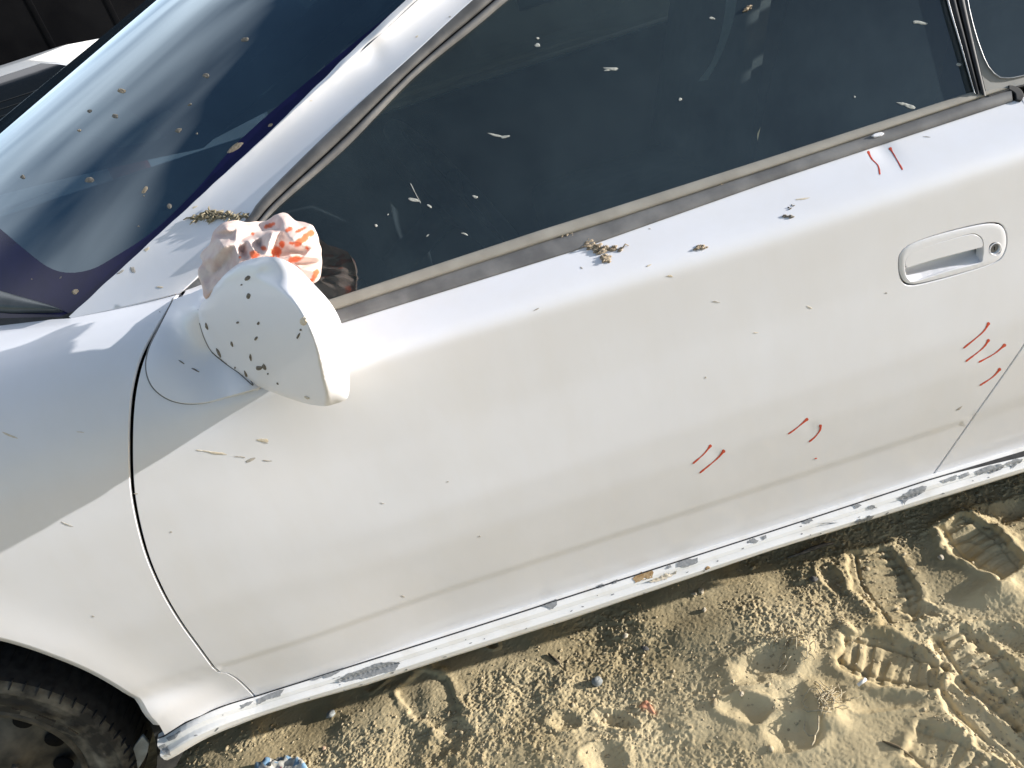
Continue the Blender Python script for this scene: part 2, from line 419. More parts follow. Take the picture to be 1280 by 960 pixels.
def zline(z, poly, m=6.):
    x = np.linspace(-1.3, 1.4, 420); p = project(np.c_[x, f_side(x, np.full_like(x, z)), np.full_like(x, z)])
    p = p[inside(poly, p)]
    d = np.min(((p[:, None] - poly[None]) ** 2).sum(2), 1)
    return p[d > m * m]
CREASE = (.360, .354, .349, .344, .339, .334, .329)
door = panel('door', SIDE, door_poly, PAINT, car, 0., 6.5, holes=[bez_hole], depth=.03, extra=[zline(z, door_poly) for z in CREASE])

# --- door handle
recess = cat([(1131, 337.5), (1132, 325), (1139, 317), (1158, 308.6), (1189, 298.4), (1213, 292), (1222, 293), (1228.4, 298.4), (1230, 309), (1229, 322), (1224, 329), (1189, 338), (1155, 349), (1141, 352), (1134, 347.6)], 2.4, True)
lk = np.array([1244., 311.])
lock_loop = np.array([lk + 8.3 * np.array([math.cos(a), math.sin(a)]) for a in np.linspace(0, 2 * math.pi, 20, endpoint=False)])
bez_in = cen_b + (bezel - cen_b) * np.array([.978, .935])
def bez_off(P):
    d = np.min(np.linalg.norm(P[:, None] - bezel[None], axis=2), 1)
    return .0003 - .0013 * sstep(0, 5, d)
handle = panel('door_handle', SIDE, bez_in, PAINT2, door, bez_off, 3., holes=[recess, lock_loop], depth=.012, lip=.0008, fhole=.017)
# pull flap: upper part of the recess
flap_low = cat([(1133, 336.5), (1150, 331), (1174, 323.5), (1200, 316.3), (1229, 308.5)], 3)
up_arc = [p for p in recess if p[1] < np.interp(p[0], flap_low[:, 0], flap_low[:, 1]) - 1.5]
up_arc = np.array(sorted(up_arc, key=lambda p: -p[0]))
fl = loop(flap_low, up_arc)
fl = fl.mean(0) + (fl - fl.mean(0)) * np.array([.972, .915])
panel('pull_flap', SIDE, fl, PAINT2, door, -.0008, 2.6, depth=.010, lip=.0008)
# recess pit: deep under the flap, rising to the surface at its lower edge
def pit_off(P):
    fy = np.interp(P[:, 0], flap_low[:, 0], flap_low[:, 1])
    low = np.array([np.max(recess[np.abs(recess[:, 0] - x) < 8][:, 1]) if np.any(np.abs(recess[:, 0] - x) < 8) else 340 for x in P[:, 0]])
    v = np.clip((low - P[:, 1]) / np.maximum(low - fy, 2), 0, 1.4)
    return .001 + .021 * sstep(-.05, 1.05, v)
pit = recess.mean(0) + (recess - recess.mean(0)) * np.array([1.012, 1.02])
panel('handle_recess', SIDE, pit, PAINT2, door, pit_off, 3., depth=0)
# lock: chamfered ring and barrel
lp, ln = SIDE.hit([lk], -.0008)[0], SIDE.normals(SIDE.hit([lk]))[0]
def disc(center, n, prof, name, mat, parent, seg=24, slot=False):
    n = Vector(n).normalized(); u = n.orthogonal().normalized(); w = n.cross(u); c = Vector(center)
    V = [c + (u * math.cos(2 * math.pi * j / seg) + w * math.sin(2 * math.pi * j / seg)) * r + n * h for r, h in prof for j in range(seg)]
    k = len(prof)
    F = [(i * seg + j, i * seg + (j + 1) % seg, (i + 1) * seg + (j + 1) % seg, (i + 1) * seg + j) for i in range(k - 1) for j in range(seg)]
    F.append(tuple((k - 1) * seg + j for j in range(seg)))
    return mesh_ob(name, V, F, mat, parent)
disc(lp, ln, [(.0100, -.001), (.0097, .0004), (.0085, .0004), (.0078, -.004), (.0001, -.0042)], 'lock_surround', PAINT2, door)
disc(lp, ln, [(.0066, -.004), (.0066, -.0022), (.006, -.0018), (.0001, -.0018)], 'lock_barrel', SEAL2, door)
mb = MB(); u = Vector((0, 0, 1)).cross(Vector(ln)).normalized()
mb.box(Vector(lp) + Vector(ln) * -.0017, (.0012, .0006, .006)); mb.build('key_slot', DARK, door, False)

# --- front fender
fend_cut = cut + np.array([-4.0, 0]) * np.linspace(1, .6, len(cut))[:, None]
def arch_px(a0, a1, n, y=-.008, r=ARCH[2]):
    a = np.linspace(a0, a1, n)
    x = ARCH[0] + r * np.cos(a); z = ARCH[1] + r * np.sin(a)
    P = np.c_[x, f_side(x, z), z]; return project(P)
arch_edge = arch_px(R(-9), R(160), 70, r=ARCH[2] + .013)
fl_top = lin([(-330, 418), (-120, 408), (0, 400), (50, 400), (88, 398), (140, 388), (225, 367.5)], 9)
front_edge = lin([tuple(arch_edge[-1]), (-620, 790), (-640, 560), (-330, 418)], 14)
fb = lin([(321.5 - 1.5, 873.5 - 1.2), (272.5, 885.6), (232, 902), (206, 918.5), tuple(arch_edge[0])], 5)
fend_cut[-1] = fb[0]
fender = panel('front_fender', SIDE, loop(fend_cut, fb, arch_edge, front_edge, fl_top), PAINT, car, 0., 8., depth=.0)
# turned edges: bright rear edge, arch return
def edge_return(name, px, mat, parent, depth, lip, side, off=0.):
    ring = SIDE.hit(px, off); N = SIDE.normals(ring)
    t = np.gradient(ring, axis=0); t /= np.linalg.norm(t, axis=1)[:, None]
    o = np.cross(t, N); o = o * np.sign((o * np.array(side)).sum(1))[:, None]
    return strip(name, [ring, ring + o * lip * .6 - N * lip * .45, ring + o * lip - N * lip * 1.3, ring + o * lip * .8 - N * depth], mat, parent)
edge_return('fender_edge', fend_cut, PAINT, fender, .0042, .0016, (1, 0, -.2))
ring = SIDE.hit(arch_edge); N = SIDE.normals(ring)
rad = np.c_[ring[:, 0] - ARCH[0], np.zeros(len(ring)), ring[:, 2] - ARCH[1]]; rad /= np.linalg.norm(rad, axis=1)[:, None]
strip('arch_lip', [ring, ring - rad * .0015 + [0, .0003, 0], ring - rad * .0120 + [0, .0040, 0], ring - rad * .0130 + [0, .007, 0], ring - rad * .011 + [0, .05, 0]], PAINT, fender)
tp = SIDE.hit(fl_top)
strip('fender_top_edge', [tp, tp + [0, .006, -.004], tp + [0, .010, -.03]], PAINT, fender)

# --- rear quarter panel, in car coordinates
def poly_panel(name, xz, mat, parent, step=.03, off=0., mirror=False, depth=0.):
    P, T = fill(np.array(xz) * 1000, (), step * 1000); P = P / 1000
    V = np.c_[P[:, 0], f_side(P[:, 0], P[:, 1]) + off, P[:, 1]]
    T = T.copy(); n = np.cross(V[T[:, 1]] - V[T[:, 0]], V[T[:, 2]] - V[T[:, 0]])[:, 1]
    T[n > 0] = T[n > 0][:, ::-1]
    if mirror: V = V * [1, -1, 1] + [0, 1.74, 0]; T = T[:, ::-1]
    return mesh_ob(name, V, T, mat, parent)
q_edge = SIDE.hit(rear + np.array([1.0, .3]))
qx = [(p[0], p[2]) for p in q_edge]
qb = SIDE.hit(lin([(1161.5, 601.5), (1281, 563)], 10)); zb = qb[-1][2]
qpoly = [(p[0], p[2]) for p in qb[::-1]] + qx[1:]
ra = [(REARARCH[0] + REARARCH[2] * math.cos(a), REARARCH[1] + REARARCH[2] * math.sin(a)) for a in np.linspace(R(194), R(-14), 40)]
qpoly = qpoly + [(1.3, qx[-1][1] + .01), (1.98, .90), (2.06, .80), (2.06, .3), (1.98, .24)] + ra[::-1] + [(1.02, zb)]
quarter = poly_panel('rear_quarter_panel', loop(*[np.array(p) for p in qpoly]) if False else np.array(qpoly), PAINT, car, .02)
edge_return('quarter_edge', rear + np.array([1.0, .3]), PAINT, quarter, .016, .001, (-1, 0, .2))
edge_return('quarter_bottom_edge', lin([(1161.5, 601.5), (1281, 563), (1400, 526)], 10), PAINT, quarter, .02, .001, (0, 0, -1))

# --- sill
def sill_rows():
    n = 150
    top = resample(np.concatenate([cat([(197, 922.5), (206, 919.5), (230, 904.2), (272.5, 887.2), (321.7, 874.4)], 6), lin([(330, 871.5), (640, 771.8), (1160, 603.8), (1280, 569), (1420, 528)], 8)]), n)
    bot = resample(np.concatenate([cat([(210, 947.5), (222, 941), (258, 921), (310, 903), (359, 886.6)], 6), lin([(380, 879.5), (460, 857), (540, 830), (700, 779), (960, 690), (1280, 592.5), (1420, 548)], 8)]), n)
    # match by column along the car
    xs_t = at_y(top, .04); xs_b = at_y(bot, .03)
    x0, x1 = xs_t[0, 0], xs_t[-1, 0]
    X = np.linspace(x0, x1, n)
    zt = np.interp(X, xs_t[:, 0], xs_t[:, 2]); zb_ = np.interp(X, xs_b[:, 0] , xs_b[:, 2])
    fl_ = .012 * sstep(-.62, -.80, X)
    base = .010 * np.clip(np.abs(X - .1) - .2, 0, None) ** 2
    row = lambda y, k: np.c_[X, y + base - fl_, zt + (zb_ - zt) * k]
    wob = np.array([mnoise.noise((x * 9, 0, 3.)) * .0005 + mnoise.noise((x * 40, 0, 7.)) * .0005 for x in X])
    r = [row(.075, -.05), row(.046, .01), row(.034, .10), row(.0320, .27), row(.0352, .31), row(.0335, .36), row(.0245, .41), row(.0225, .48), row(.0245, .75), row(.030, .965), row(.034, 1.0)]
    r[-2][:, 2] += wob; r[-1][:, 2] += wob
    r.append(r[-1] + [0, .012, .004]); r.append(r[-1] + [0, .03, .02])
    kk = .0 + .10 * sstep(.66, .98, X)[:, None]
    base_y = row(.0445, 0)
    top_r = row(.0465, -.03); low_r = row(.0448, .0) ; low_r = low_r + (row(.034, .10) - row(.046, .01)) * 0; low_r[:, 2] = (zt + (zb_ - zt) * kk[:, 0]); low_r[:, 1] = low_r[:, 1] - .012 * np.clip((kk[:, 0] - .01) / .09, 0, 1) - .0006
    return r, [top_r, low_r]
SR, GAP = sill_rows()
V = np.concatenate(SR); nr, nc = len(SR), len(SR[0])
Fs = [(i * nc + j, (i + 1) * nc + j, (i + 1) * nc + j + 1, i * nc + j + 1) for i in range(nr - 1) for j in range(nc - 1)]
sill = mesh_ob('sill', V, Fs, SILLP, car, False)
mb = MB(); endc = [tuple(r[0]) for r in SR]; cc = np.mean(endc, 0) + [.004, .02, 0]
mb.add(endc + [tuple(cc)], [(i, i + 1, len(endc)) for i in range(len(endc) - 1)]); mb.build('sill_end', SILLP, sill, False)
SILL = MeshSurf(V, Fs)
strip('sill_gap', GAP, BLACK, sill, False)

# --- inner body behind the gaps
inner = MB()
for (xa, xb, za, zb2, yy) in ((-1.9, 2.0, .17, .86, .10),):
    xs = np.linspace(xa, xb, 60); zs = np.linspace(.19, .84, 24)
    pts = [(x, float(f_side(x, z)) + .055 + (.0 if z < .7 else .02), z) for z in zs for x in xs
           ]
    fc = []
    for i in range(len(zs) - 1):
        for j in range(len(xs) - 1):
            xm, zm = (xs[j] + xs[j + 1]) / 2, (zs[i] + zs[i + 1]) / 2
            if min(math.hypot(xm - a[0], zm - a[1]) for a in (ARCH, REARARCH)) < .385: continue
            fc.append((i * 60 + j, i * 60 + j + 1, (i + 1) * 60 + j + 1, (i + 1) * 60 + j))
    inner.add(pts, fc)
inner.build('inner_body', DARK, car)

# --- glass surfaces on the tumblehome
seal_out = cat([(268, 315), (312, 270), (330, 246), (424, 153), (517.5, 67), (591, 0), (700, -92), (830, -175), (980, -225), (1130, -236), (1230, -220)], 10)
seal_in = cat([(296, 318), (336, 271), (361, 247), (433, 184), (517.5, 97), (595.6, 33), (634.7, 0), (730, -78), (850, -155), (985, -200), (1090, -205), (1150, -190)], 10)
lip_top = lin([(400, 379), (412, 375), (680, 287), (760, 262), (1214, 115)], 10)
strip_l = cat([(1218, 114.6), (1201, 55), (1185, 0), (1168, -75), (1150, -190)], 10)
GL = FnSurf(lambda x, z: np.interp(z, *DOOR_T))
gl_outer = loop(lin([(296, 318), (300, 340), (330, 400), (400, 384)], 10), lip_top + [0, 4], strip_l, seal_in[::-1])
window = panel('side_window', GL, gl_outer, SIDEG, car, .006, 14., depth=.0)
n_ = 90
def seal_rows(A, B, prof):
    A, B = resample(A, n_), resample(B, n_)
    return [GL.hit(A + (B - A) * k, o) for k, o in prof]
seal = strip('window_seal', seal_rows(seal_out, seal_in, [(-.06, .004), (.0, -.003), (.05, -.006), (.28, -.0075), (.50, -.006), (.56, -.003), (.60, .004)]), SEAL, car)
strip('seal_groove', seal_rows(seal_out, seal_in, [(.56, .005), (.70, .005)]), BLACK, seal)
strip('seal_inner_lip', seal_rows(seal_out, seal_in, [(.655, .004), (.67, -.003), (.80, -.005), (.93, -.001), (1.02, .007)]), SEAL2, seal)

# --- belt moulding
m_low = lin([(421, 406), (425, 404.6), (720, 313), (960, 228), (1266, 126.6)], 8)
m_mid = lin([(410, 390), (421, 387), (680, 302), (760, 277), (960, 211), (1228, 121.5), (1264, 110.5)], 8)
m_top = lin([(398, 380), (412, 375), (680, 287), (760, 262), (960, 198), (1216, 115), (1240, 110)], 8)
L_, Mi, T_ = resample(m_low, n_), resample(m_mid, n_), resample(m_top, n_)
mould = strip('belt_moulding', [SIDE.hit(L_, .006), SIDE.hit(L_, -.002), SIDE.hit(L_ + (Mi - L_) * .12, -.006), SIDE.hit(L_ + (Mi - L_) * .45, -.0085), SIDE.hit(L_ + (Mi - L_) * .75, -.0075), SIDE.hit(L_ + (Mi - L_) * .95, -.0035), SIDE.hit(Mi, .002)], SEAL2, door)
strip('moulding_lip', [SIDE.hit(L_ + (Mi - L_) * .97, .0005), SIDE.hit(Mi + (T_ - Mi) * .1, -.0055), SIDE.hit(Mi + (T_ - Mi) * .3, -.0065), SIDE.hit(Mi + (T_ - Mi) * .9, -.002), SIDE.hit(T_, .002), SIDE.hit(T_ + [0, -1], .008)], LIP, mould)
endcap = cat([(1262, 107), (1270, 108.5), (1277, 113), (1279.5, 121), (1276, 125), (1271.5, 124), (1270.5, 117), (1266, 113), (1262, 111)], 3, True)
panel('moulding_end_cap', SIDE, endcap, BLACK, mould, -.007, 3., depth=.015)
clip = cat([(1091, 169), (1094, 167.4), (1102, 165.6), (1104.8, 166.6), (1102.5, 168.6), (1094, 170.6)], 2, True)
panel('trim_clip', SIDE, clip, PAINT2, mould, -.0105, 2., depth=.004)

# --- rear edge of the door glass, corner panel and quarter window
SB = [cat([(1219.5, 117), (1202, 55), (1186.5, 0), (1169.5, -75), (1152, -190)], 8), cat([(1233, 120), (1219, 60), (1206, 0), (1191, -75), (1176, -200)], 8)]
A_, B_ = resample(SB[0], 50), resample(SB[1], 50)
def mixrow(k, o): return GL.hit(A_ + (B_ - A_) * k, o)
bp = strip('pillar_strip', [mixrow(-.02, .006), mixrow(.02, -.003), mixrow(.40, -.005), mixrow(.46, -.001), mixrow(.47, .006), mixrow(.55, .006), mixrow(.56, -.002), mixrow(.62, -.006), mixrow(.96, -.006), mixrow(1.02, .006)], BLACK, car)
strip('strip_trim', [mixrow(-.16, .003), mixrow(-.14, -.004), mixrow(-.04, -.005), mixrow(-.01, .003)], TRIM, bp)
qwin = cat([(1203, -45), (1209, 0), (1213, 20), (1220, 46), (1229.6, 73), (1235, 84), (1242, 92.5), (1250, 98), (1260, 98.5), (1280, 95), (1340, 78), (1420, 50), (1440, 20), (1380, -40), (1300, -110), (1230, -150), (1200, -120)], 7, True)
corner = loop(cat([(1233.5, 119), (1219.5, 60), (1206.5, 0), (1191.5, -75), (1177, -200)], 8), lin([(1177, -200), (1240, -205), (1340, -150), (1450, -60), (1490, 30), (1440, 56), (1300, 100), (1281, 105.5), (1262, 109), (1233.5, 119)], 8))
cpan = panel('corner_panel', GL, corner, PILLARGREY, car, -.001, 7., holes=[qwin], depth=.006)
q2 = qwin.mean(0) + (qwin - qwin.mean(0)) * .985
strip('window_bead', [GL.hit(np.r_[qwin, qwin[:1]], -.0005), GL.hit(np.r_[qwin * .6 + q2 * .4, qwin[:1] * .6 + q2[:1] * .4], -.0045), GL.hit(np.r_[q2, q2[:1]], .001)], TRIM, cpan)
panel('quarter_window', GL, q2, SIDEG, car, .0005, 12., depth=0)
sil = lin([(1236, 119.5), (1264, 110), (1281, 106), (1440, 58)], 8)
strip('corner_sill_strip', [GL.hit(sil + [0, -1.0], -.001), GL.hit(sil + [0, .8], -.004), GL.hit(sil + [0, 2.2], -.001), GL.hit(sil + [0, 4], .01)], BLACK, cpan)  # raised black strip along the corner panel's lower edge

# --- A pillar
Wp0, Wp1 = np.array([86., 396.]), np.array([519., 0.])
wy0 = SIDE.hit([(88, 398)])[0][1] + .004
def W_at(u):
    u = np.asarray(u, float); px = Wp0 + (Wp1 - Wp0) * u[:, None]
    return at_y(px, wy0 + (.315 - wy0) * u + .01 * np.sin(np.pi * np.clip(u, 0, 1)))
uu = np.linspace(-.02, 1.5, 60); Wl = W_at(uu)
so = GL.hit(seal_out[:70], -.002); so = so[(so[:, 0] < .45)]
seam = SIDE.hit(lin([(88, 398), (140, 388), (225, 367.5)], 10), -.002)
fitp = np.concatenate([so, Wl, Wl, Wl, seam, seam, seam])
def basis(x, z): return np.c_[np.ones_like(x), x, z, x * x, x * z, z * z, x ** 3, x * x * z, x * z * z, z ** 3]
coef = np.linalg.lstsq(basis(fitp[:, 0], fitp[:, 2]), fitp[:, 1], rcond=None)[0]
PILL = FnSurf(lambda x, z: basis(np.ravel(x), np.ravel(z)) @ coef)
PILLERR = np.abs(basis(fitp[:, 0], fitp[:, 2]) @ coef - fitp[:, 1]).max()
w_px = lin([(86, 396), (519, 0), (700, -165)], 8)
# small dents along the pillar edge
w_px[:, 0] += np.array([1.2 * mnoise.noise((p[0] * .05, 0, 1.)) for p in w_px])
pil = loop(lin([(89, 397.2), (140, 386.4), (225, 365.8)], 7), lin([(225, 365.8), (246, 346), (262, 322)], 6), seal_out[(seal_out[:, 0] > 269) & (seal_out[:, 0] < 705)] + [-.6, -.6], w_px[w_px[:, 1] > -95][::-1])
dn = PILL.hit([(463, 62)])[0]
PILL2 = FnSurf(lambda x, z: PILL.fn(x, z) + .004 * np.exp(-((np.ravel(x) - dn[0]) ** 2 + (np.ravel(z) - dn[2]) ** 2) / .02 ** 2))
pillar = panel('windscreen_pillar', PILL2, pil, PAINT, car, 0., 7., depth=.010)
# grey gusset at the pillar foot
gus = lin([(224, 364), (247, 343), (262, 322), (285, 318), (280, 352), (262, 361), (236, 364.5)], 4)
panel('pillar_gusset', PILL, loop(gus), SEAL2, pillar, .004, 4., depth=.01)

# --- windscreen
YC = .87
WS = dict(dx=.65, dz=.124)
def ws_point(u, t):
    """u along the pillar, t 0 near edge .. 1 centre .. 2 far edge"""
    Wn = W_at(np.ravel(u)); t = np.ravel(t); s = 1 - np.abs(1 - t)
    k = 1 - (1 - s) ** 2.2
    x = Wn[:, 0] - WS['dx'] * k * (1 - .25 * np.ravel(u)); z = Wn[:, 2] + WS['dz'] * k
    y = Wn[:, 1] + (YC - Wn[:, 1]) * t
    return np.c_[x, y, z]
nu, nt = 60, 81
U_, T2 = np.meshgrid(np.linspace(-.06, 1.2, nu), np.linspace(0, 2, nt), indexing='ij')
V = ws_point(U_, T2); V = V + np.array([0, .003, -.003])
Fw = [(i * nt + j, (i + 1) * nt + j, (i + 1) * nt + j + 1, i * nt + j + 1) for i in range(nu - 1) for j in range(nt - 1)]
wscreen = mesh_ob('windscreen', V, Fw, WSG, car)
WSS = MeshSurf(V, Fw)
frit_in = cat([(640, -110), (519, -8), (420, 72.5), (306, 170), (245, 238), (192, 289), (144, 321), (114, 337), (83, 341), (57, 332), (26, 308), (0, 286), (-40, 255), (-90, 222)], 8)
base_px = project(ws_point(np.full(60, -.045), np.linspace(.004, .45, 60)) + [0, .003, -.003]); base_px = base_px[base_px[:, 0] < 86]
fo = loop(w_px[(w_px[:, 0] < 645)][::-1] + [1, 1], base_px[base_px[:, 0] > -112], frit_in[::-1])
Pf, Tf = fill(fo, (), 9.)
Pv, Nv = WSS.cast(Pf); Vv = Pv + Nv * .0006
Tf = Tf[np.max([np.linalg.norm(Vv[Tf[:, k]] - Vv[Tf[:, (k + 1) % 3]], axis=1) for k in range(3)], axis=0) < .06]
mesh_ob('frit_band', Vv, orient(Vv, Tf), FRIT, wscreen)

for nm, (ua, ub, ta, tb, nu_, nt_) in dict(a=(-.055, .085, .50, 1.99, 4, 36), b=(.085, 1.19, 1.86, 1.99, 30, 4)).items():
    A2, B2 = np.meshgrid(np.linspace(ua, ub, nu_), np.linspace(ta, tb, nt_), indexing='ij'); Q = ws_point(A2, B2) + np.array([0, .003, -.0055])
    mesh_ob('frit_band', Q, [(i * nt_ + j, (i + 1) * nt_ + j, (i + 1) * nt_ + j + 1, i * nt_ + j + 1) for i in range(nu_ - 1) for j in range(nt_ - 1)], FRIT, wscreen)

# --- cowl, wiper
cw = WSS.hit(lin([(-300, 428), (-110, 409), (0, 400.5), (88, 398.5)], 10))
strip('cowl_panel', [cw + [0, .0, .004], cw + [0, -.004, .0], cw + [0, -.012, -.012], cw + [0, -.012, -.05]], BLACK, car)
wpx = cat([(-120, 330), (-60, 345), (0, 363.5), (40, 375), (70, 384), (82, 390)], 6)
wlow = cat([(-120, 372), (-60, 381), (0, 391), (40, 392), (70, 391.5), (82, 391)], 6)
n = 40; A_, B_ = resample(wpx, n), resample(wlow, n)
wip = strip('wiper', [WSS.hit(A_, -.002), WSS.hit(A_ + (B_ - A_) * .1, -.010), WSS.hit(A_ + (B_ - A_) * .5, -.016), WSS.hit(A_ + (B_ - A_) * .9, -.012), WSS.hit(B_, -.002)], pmat('wiper_plastic', (.025, .032, .036), (.05, .06, .065), 30., .35, .5), car)

# ------------------------------------------------------------------ door mirror
def tps(P, y, lam=0.):
    P = np.array(P, float); y = np.array(y, float); n = len(P)
    def phi(r2): return np.where(r2 > 0, r2 * np.log(np.maximum(r2, 1e-12)), 0) * .5
    K = phi(((P[:, None] - P[None]) ** 2).sum(2)) + lam * np.eye(n); Q = np.c_[np.ones(n), P]
    A = np.block([[K, Q], [Q.T, np.zeros((3, 3))]]); w = np.linalg.lstsq(A, np.r_[y, 0, 0, 0], rcond=None)[0]
    def fn(X):
        X = np.atleast_2d(X); return phi(((X[:, None] - P[None]) ** 2).sum(2)) @ w[:n] + np.c_[np.ones(len(X)), X] @ w[n:]
    return fn
class DepthSurf:
    def __init__(s, fn): s.fn = fn
    def hit(s, px, off=0.): return at_y(px, s.fn(px) + off)
    def npx(s, px):
        px = np.atleast_2d(px); a = s.hit(px + [.5, 0]) - s.hit(px - [.5, 0]); b = s.hit(px + [0, .5]) - s.hit(px - [0, .5])
        n = np.cross(a, b); n /= np.linalg.norm(n, axis=1)[:, None]
        f = (n * (s.hit(px) - CAM)).sum(1) > 0; n[f] *= -1; return n
    def normals(s, P): return s.npx(project(P))
mirror_c = [(248, 387, None), (257, 373, .045), (268, 358, .03), (282, 342, .01), (299, 329, -.03), (311, 324.5, -.06), (322, 322, -.085), (336, 320.7, -.105), (352, 323.5, -.115), (371, 334, -.12), (390, 353, -.122), (411, 376, -.122), (425, 400, -.12), (433, 432, -.117), (436.8, 461, -.115), (436, 493, -.112), (429.5, 501, -.113), (418, 505, -.113), (406, 507.7, -.113), (385, 505, -.10), (359, 497, -.06), (329, 485.5, -.002), (315, 477, .022), (298, 465, .035), (282, 454, .042), (265.5, 440, .046), (256, 423, .048), (250, 404, .048)]
seam_y = .048
mirror_c = [(a, b, seam_y if c is None else c) for a, b, c in mirror_c]
ridge = [(300.6, 331, -.045), (322, 343, -.115), (347.5, 360, -.155), (371, 381, -.170), (387, 409, -.176), (397, 437, -.175), (404, 472, -.164), (407, 503, -.130)]
inn = [(330, 400, -.092), (350, 450, -.108), (300, 400, -.040), (290, 430, -.018), (272, 400, .022), (375, 478, -.122), (318, 365, -.084), (350, 400, -.120), (380, 450, -.148), (310, 450, -.038), (330, 470, -.045)]
q_pts = np.array([(p[0], p[1], p[2]) for p in mirror_c if p[2] > .02 and p[1] > 380] * 2 + ridge * 2 + inn)
def qb_(X): X = np.atleast_2d(X); u, v = (X[:, 0] - 340) / 80, (X[:, 1] - 420) / 80; return np.c_[np.ones_like(u), u, v, u * u, u * v, v * v]
qc_ = np.linalg.lstsq(qb_(q_pts[:, :2]), q_pts[:, 2], rcond=None)[0]
facA = lambda X: qb_(X) @ qc_
ridge = [(p[0], p[1], float(facA(p[:2])[0])) for p in ridge]
mirror_c = [(x_, y_, c_ if x_ >= 299 and (y_ < 470 or x_ > 402) else float(facA((x_, y_))[0]) + .014) for x_, y_, c_ in mirror_c]
facB = tps([p[:2] for p in mirror_c if p[0] >= 299 and (p[1] < 470 or p[0] > 402)] + [p[:2] for p in ridge], [p[2] for p in mirror_c if p[0] >= 299 and (p[1] < 470 or p[0] > 402)] + [p[2] for p in ridge])
rp_ = cat([p[:2] for p in ridge], 3)
def mir_y(px):
    px = np.atleast_2d(px); a, b = facA(px), facB(px)
    # soft crease: smooth maximum of depth (both sheets meet on the ridge)
    d = (a - b) / .0015
    return np.where(d > 30, a, np.where(d < -30, b, b + .0015 * np.log1p(np.exp(np.clip(d, -30, 30)))))
outl = cat([p[:2] for p in mirror_c], 3, True)
mcen = outl.mean(0)
cy = tps([p[:2] for p in mirror_c], [p[2] for p in mirror_c])
P, T = fill(outl, (), 3.2, [rp_[2:-2]])
onb = np.min(((P[:, None] - outl[None]) ** 2).sum(2), 1) < .01
db0 = np.min(np.linalg.norm(P[:, None] - outl[None], axis=2), 1)
yv = np.where(onb, cy(P), mir_y(P) + .010 * np.exp(-db0 / 3.5) / (1 + np.exp(np.clip(-(facA(P) - facB(P)) / .003, -40, 40))))
Vm = at_y(P, yv); Fm = list(map(tuple, orient(Vm, T)))
# rear sheet sharing the outline: slightly dished, carries the mirror glass
db = np.min(np.linalg.norm(P[:, None] - outl[None], axis=2), 1)
Vb = at_y(P, np.where(onb, cy(P) + .0003, cy(P) + .02 + .055 * sstep(0, 45, db)))
Fb = [tuple(f[::-1] + len(Vm)) for f in orient(Vm, T)]
mirror = mesh_ob('door_mirror', np.r_[Vm, Vb], Fm + Fb, PAINT2, car)
MIR = MeshSurf(Vm, Fm)
gpx = loop(cat([(372, 345), (400, 372), (420, 405), (427, 440), (428, 485), (405, 495), (375, 480), (355, 430), (352, 380)], 5, True))
Pg, Tg = fill(gpx, (), 8.)
Vg = at_y(Pg, cy(Pg) + .02 + .055 * sstep(0, 45, np.min(np.linalg.norm(Pg[:, None] - outl[None], axis=2), 1)) + .004)
mesh_ob('mirror_glass', Vg, orient(Vg, Tg)[:, ::-1], MIRG, mirror)
# mirror foot plate on the door
bout = cat([(217, 374), (200, 408), (186.5, 437), (183.3, 461), (190.5, 482), (207, 496.5), (228, 503.3), (254, 503), (282, 496), (324, 484.5)], 4)
bin_ = cat([(324, 484.5), (338, 470), (340, 440), (320, 390), (290, 362), (262, 358), (240, 366), (217, 374)], 4)
bo3 = [(217, 374), (200, 408), (186.5, 437), (183.3, 461), (190.5, 482), (207, 496.5), (228, 503.3), (254, 503), (282, 496), (324, 484.5)]
fy = SIDE.hit(bo3)[:, 1] - .004
fin = SIDE.hit([(210, 450), (215, 480), (235, 490), (218, 415)])[:, 1] - .007
seam3 = [p for p in mirror_c if p[0] < 318 and p[1] > 380]
seampts = [(p[0], p[1]) for p in seam3]
mid = [(235, 400), (240, 450), (270, 480)]
bp_ = bo3 + [(210, 450), (215, 480), (235, 490), (218, 415)] + seampts + [(310, 430), (300, 395), (320, 460), (270, 375), (245, 368)]
bv_ = list(fy) + list(fin) + [p[2] + .003 for p in seam3] + [.055, .06, .05, .07, .11]
bfn = tps(bp_, bv_)
foot = panel('mirror_foot', DepthSurf(bfn), loop(bout, bin_), PAINT2, mirror, 0., 4.5, depth=.010, lip=.0012)
FOOT = DepthSurf(bfn)
sg = cat(seampts[::-1], 3); scn = np.array([350., 420.]); so_ = sg + (sg - scn) / np.linalg.norm(sg - scn, axis=1)[:, None] * 1.3
strip('pivot_gap', [FOOT.hit(sg, -.0012), FOOT.hit(so_, -.0012)], SEAL2, mirror)
gasket = strip('foot_gasket', [SIDE.hit(bout + (bout - [255, 440]) * .0, .002), SIDE.hit(bout, -.0015), SIDE.hit([255, 440] + (bout - [255, 440]) * 1.022, -.0016), SIDE.hit([255, 440] + (bout - [255, 440]) * 1.030, .001)], SEAL2, mirror)

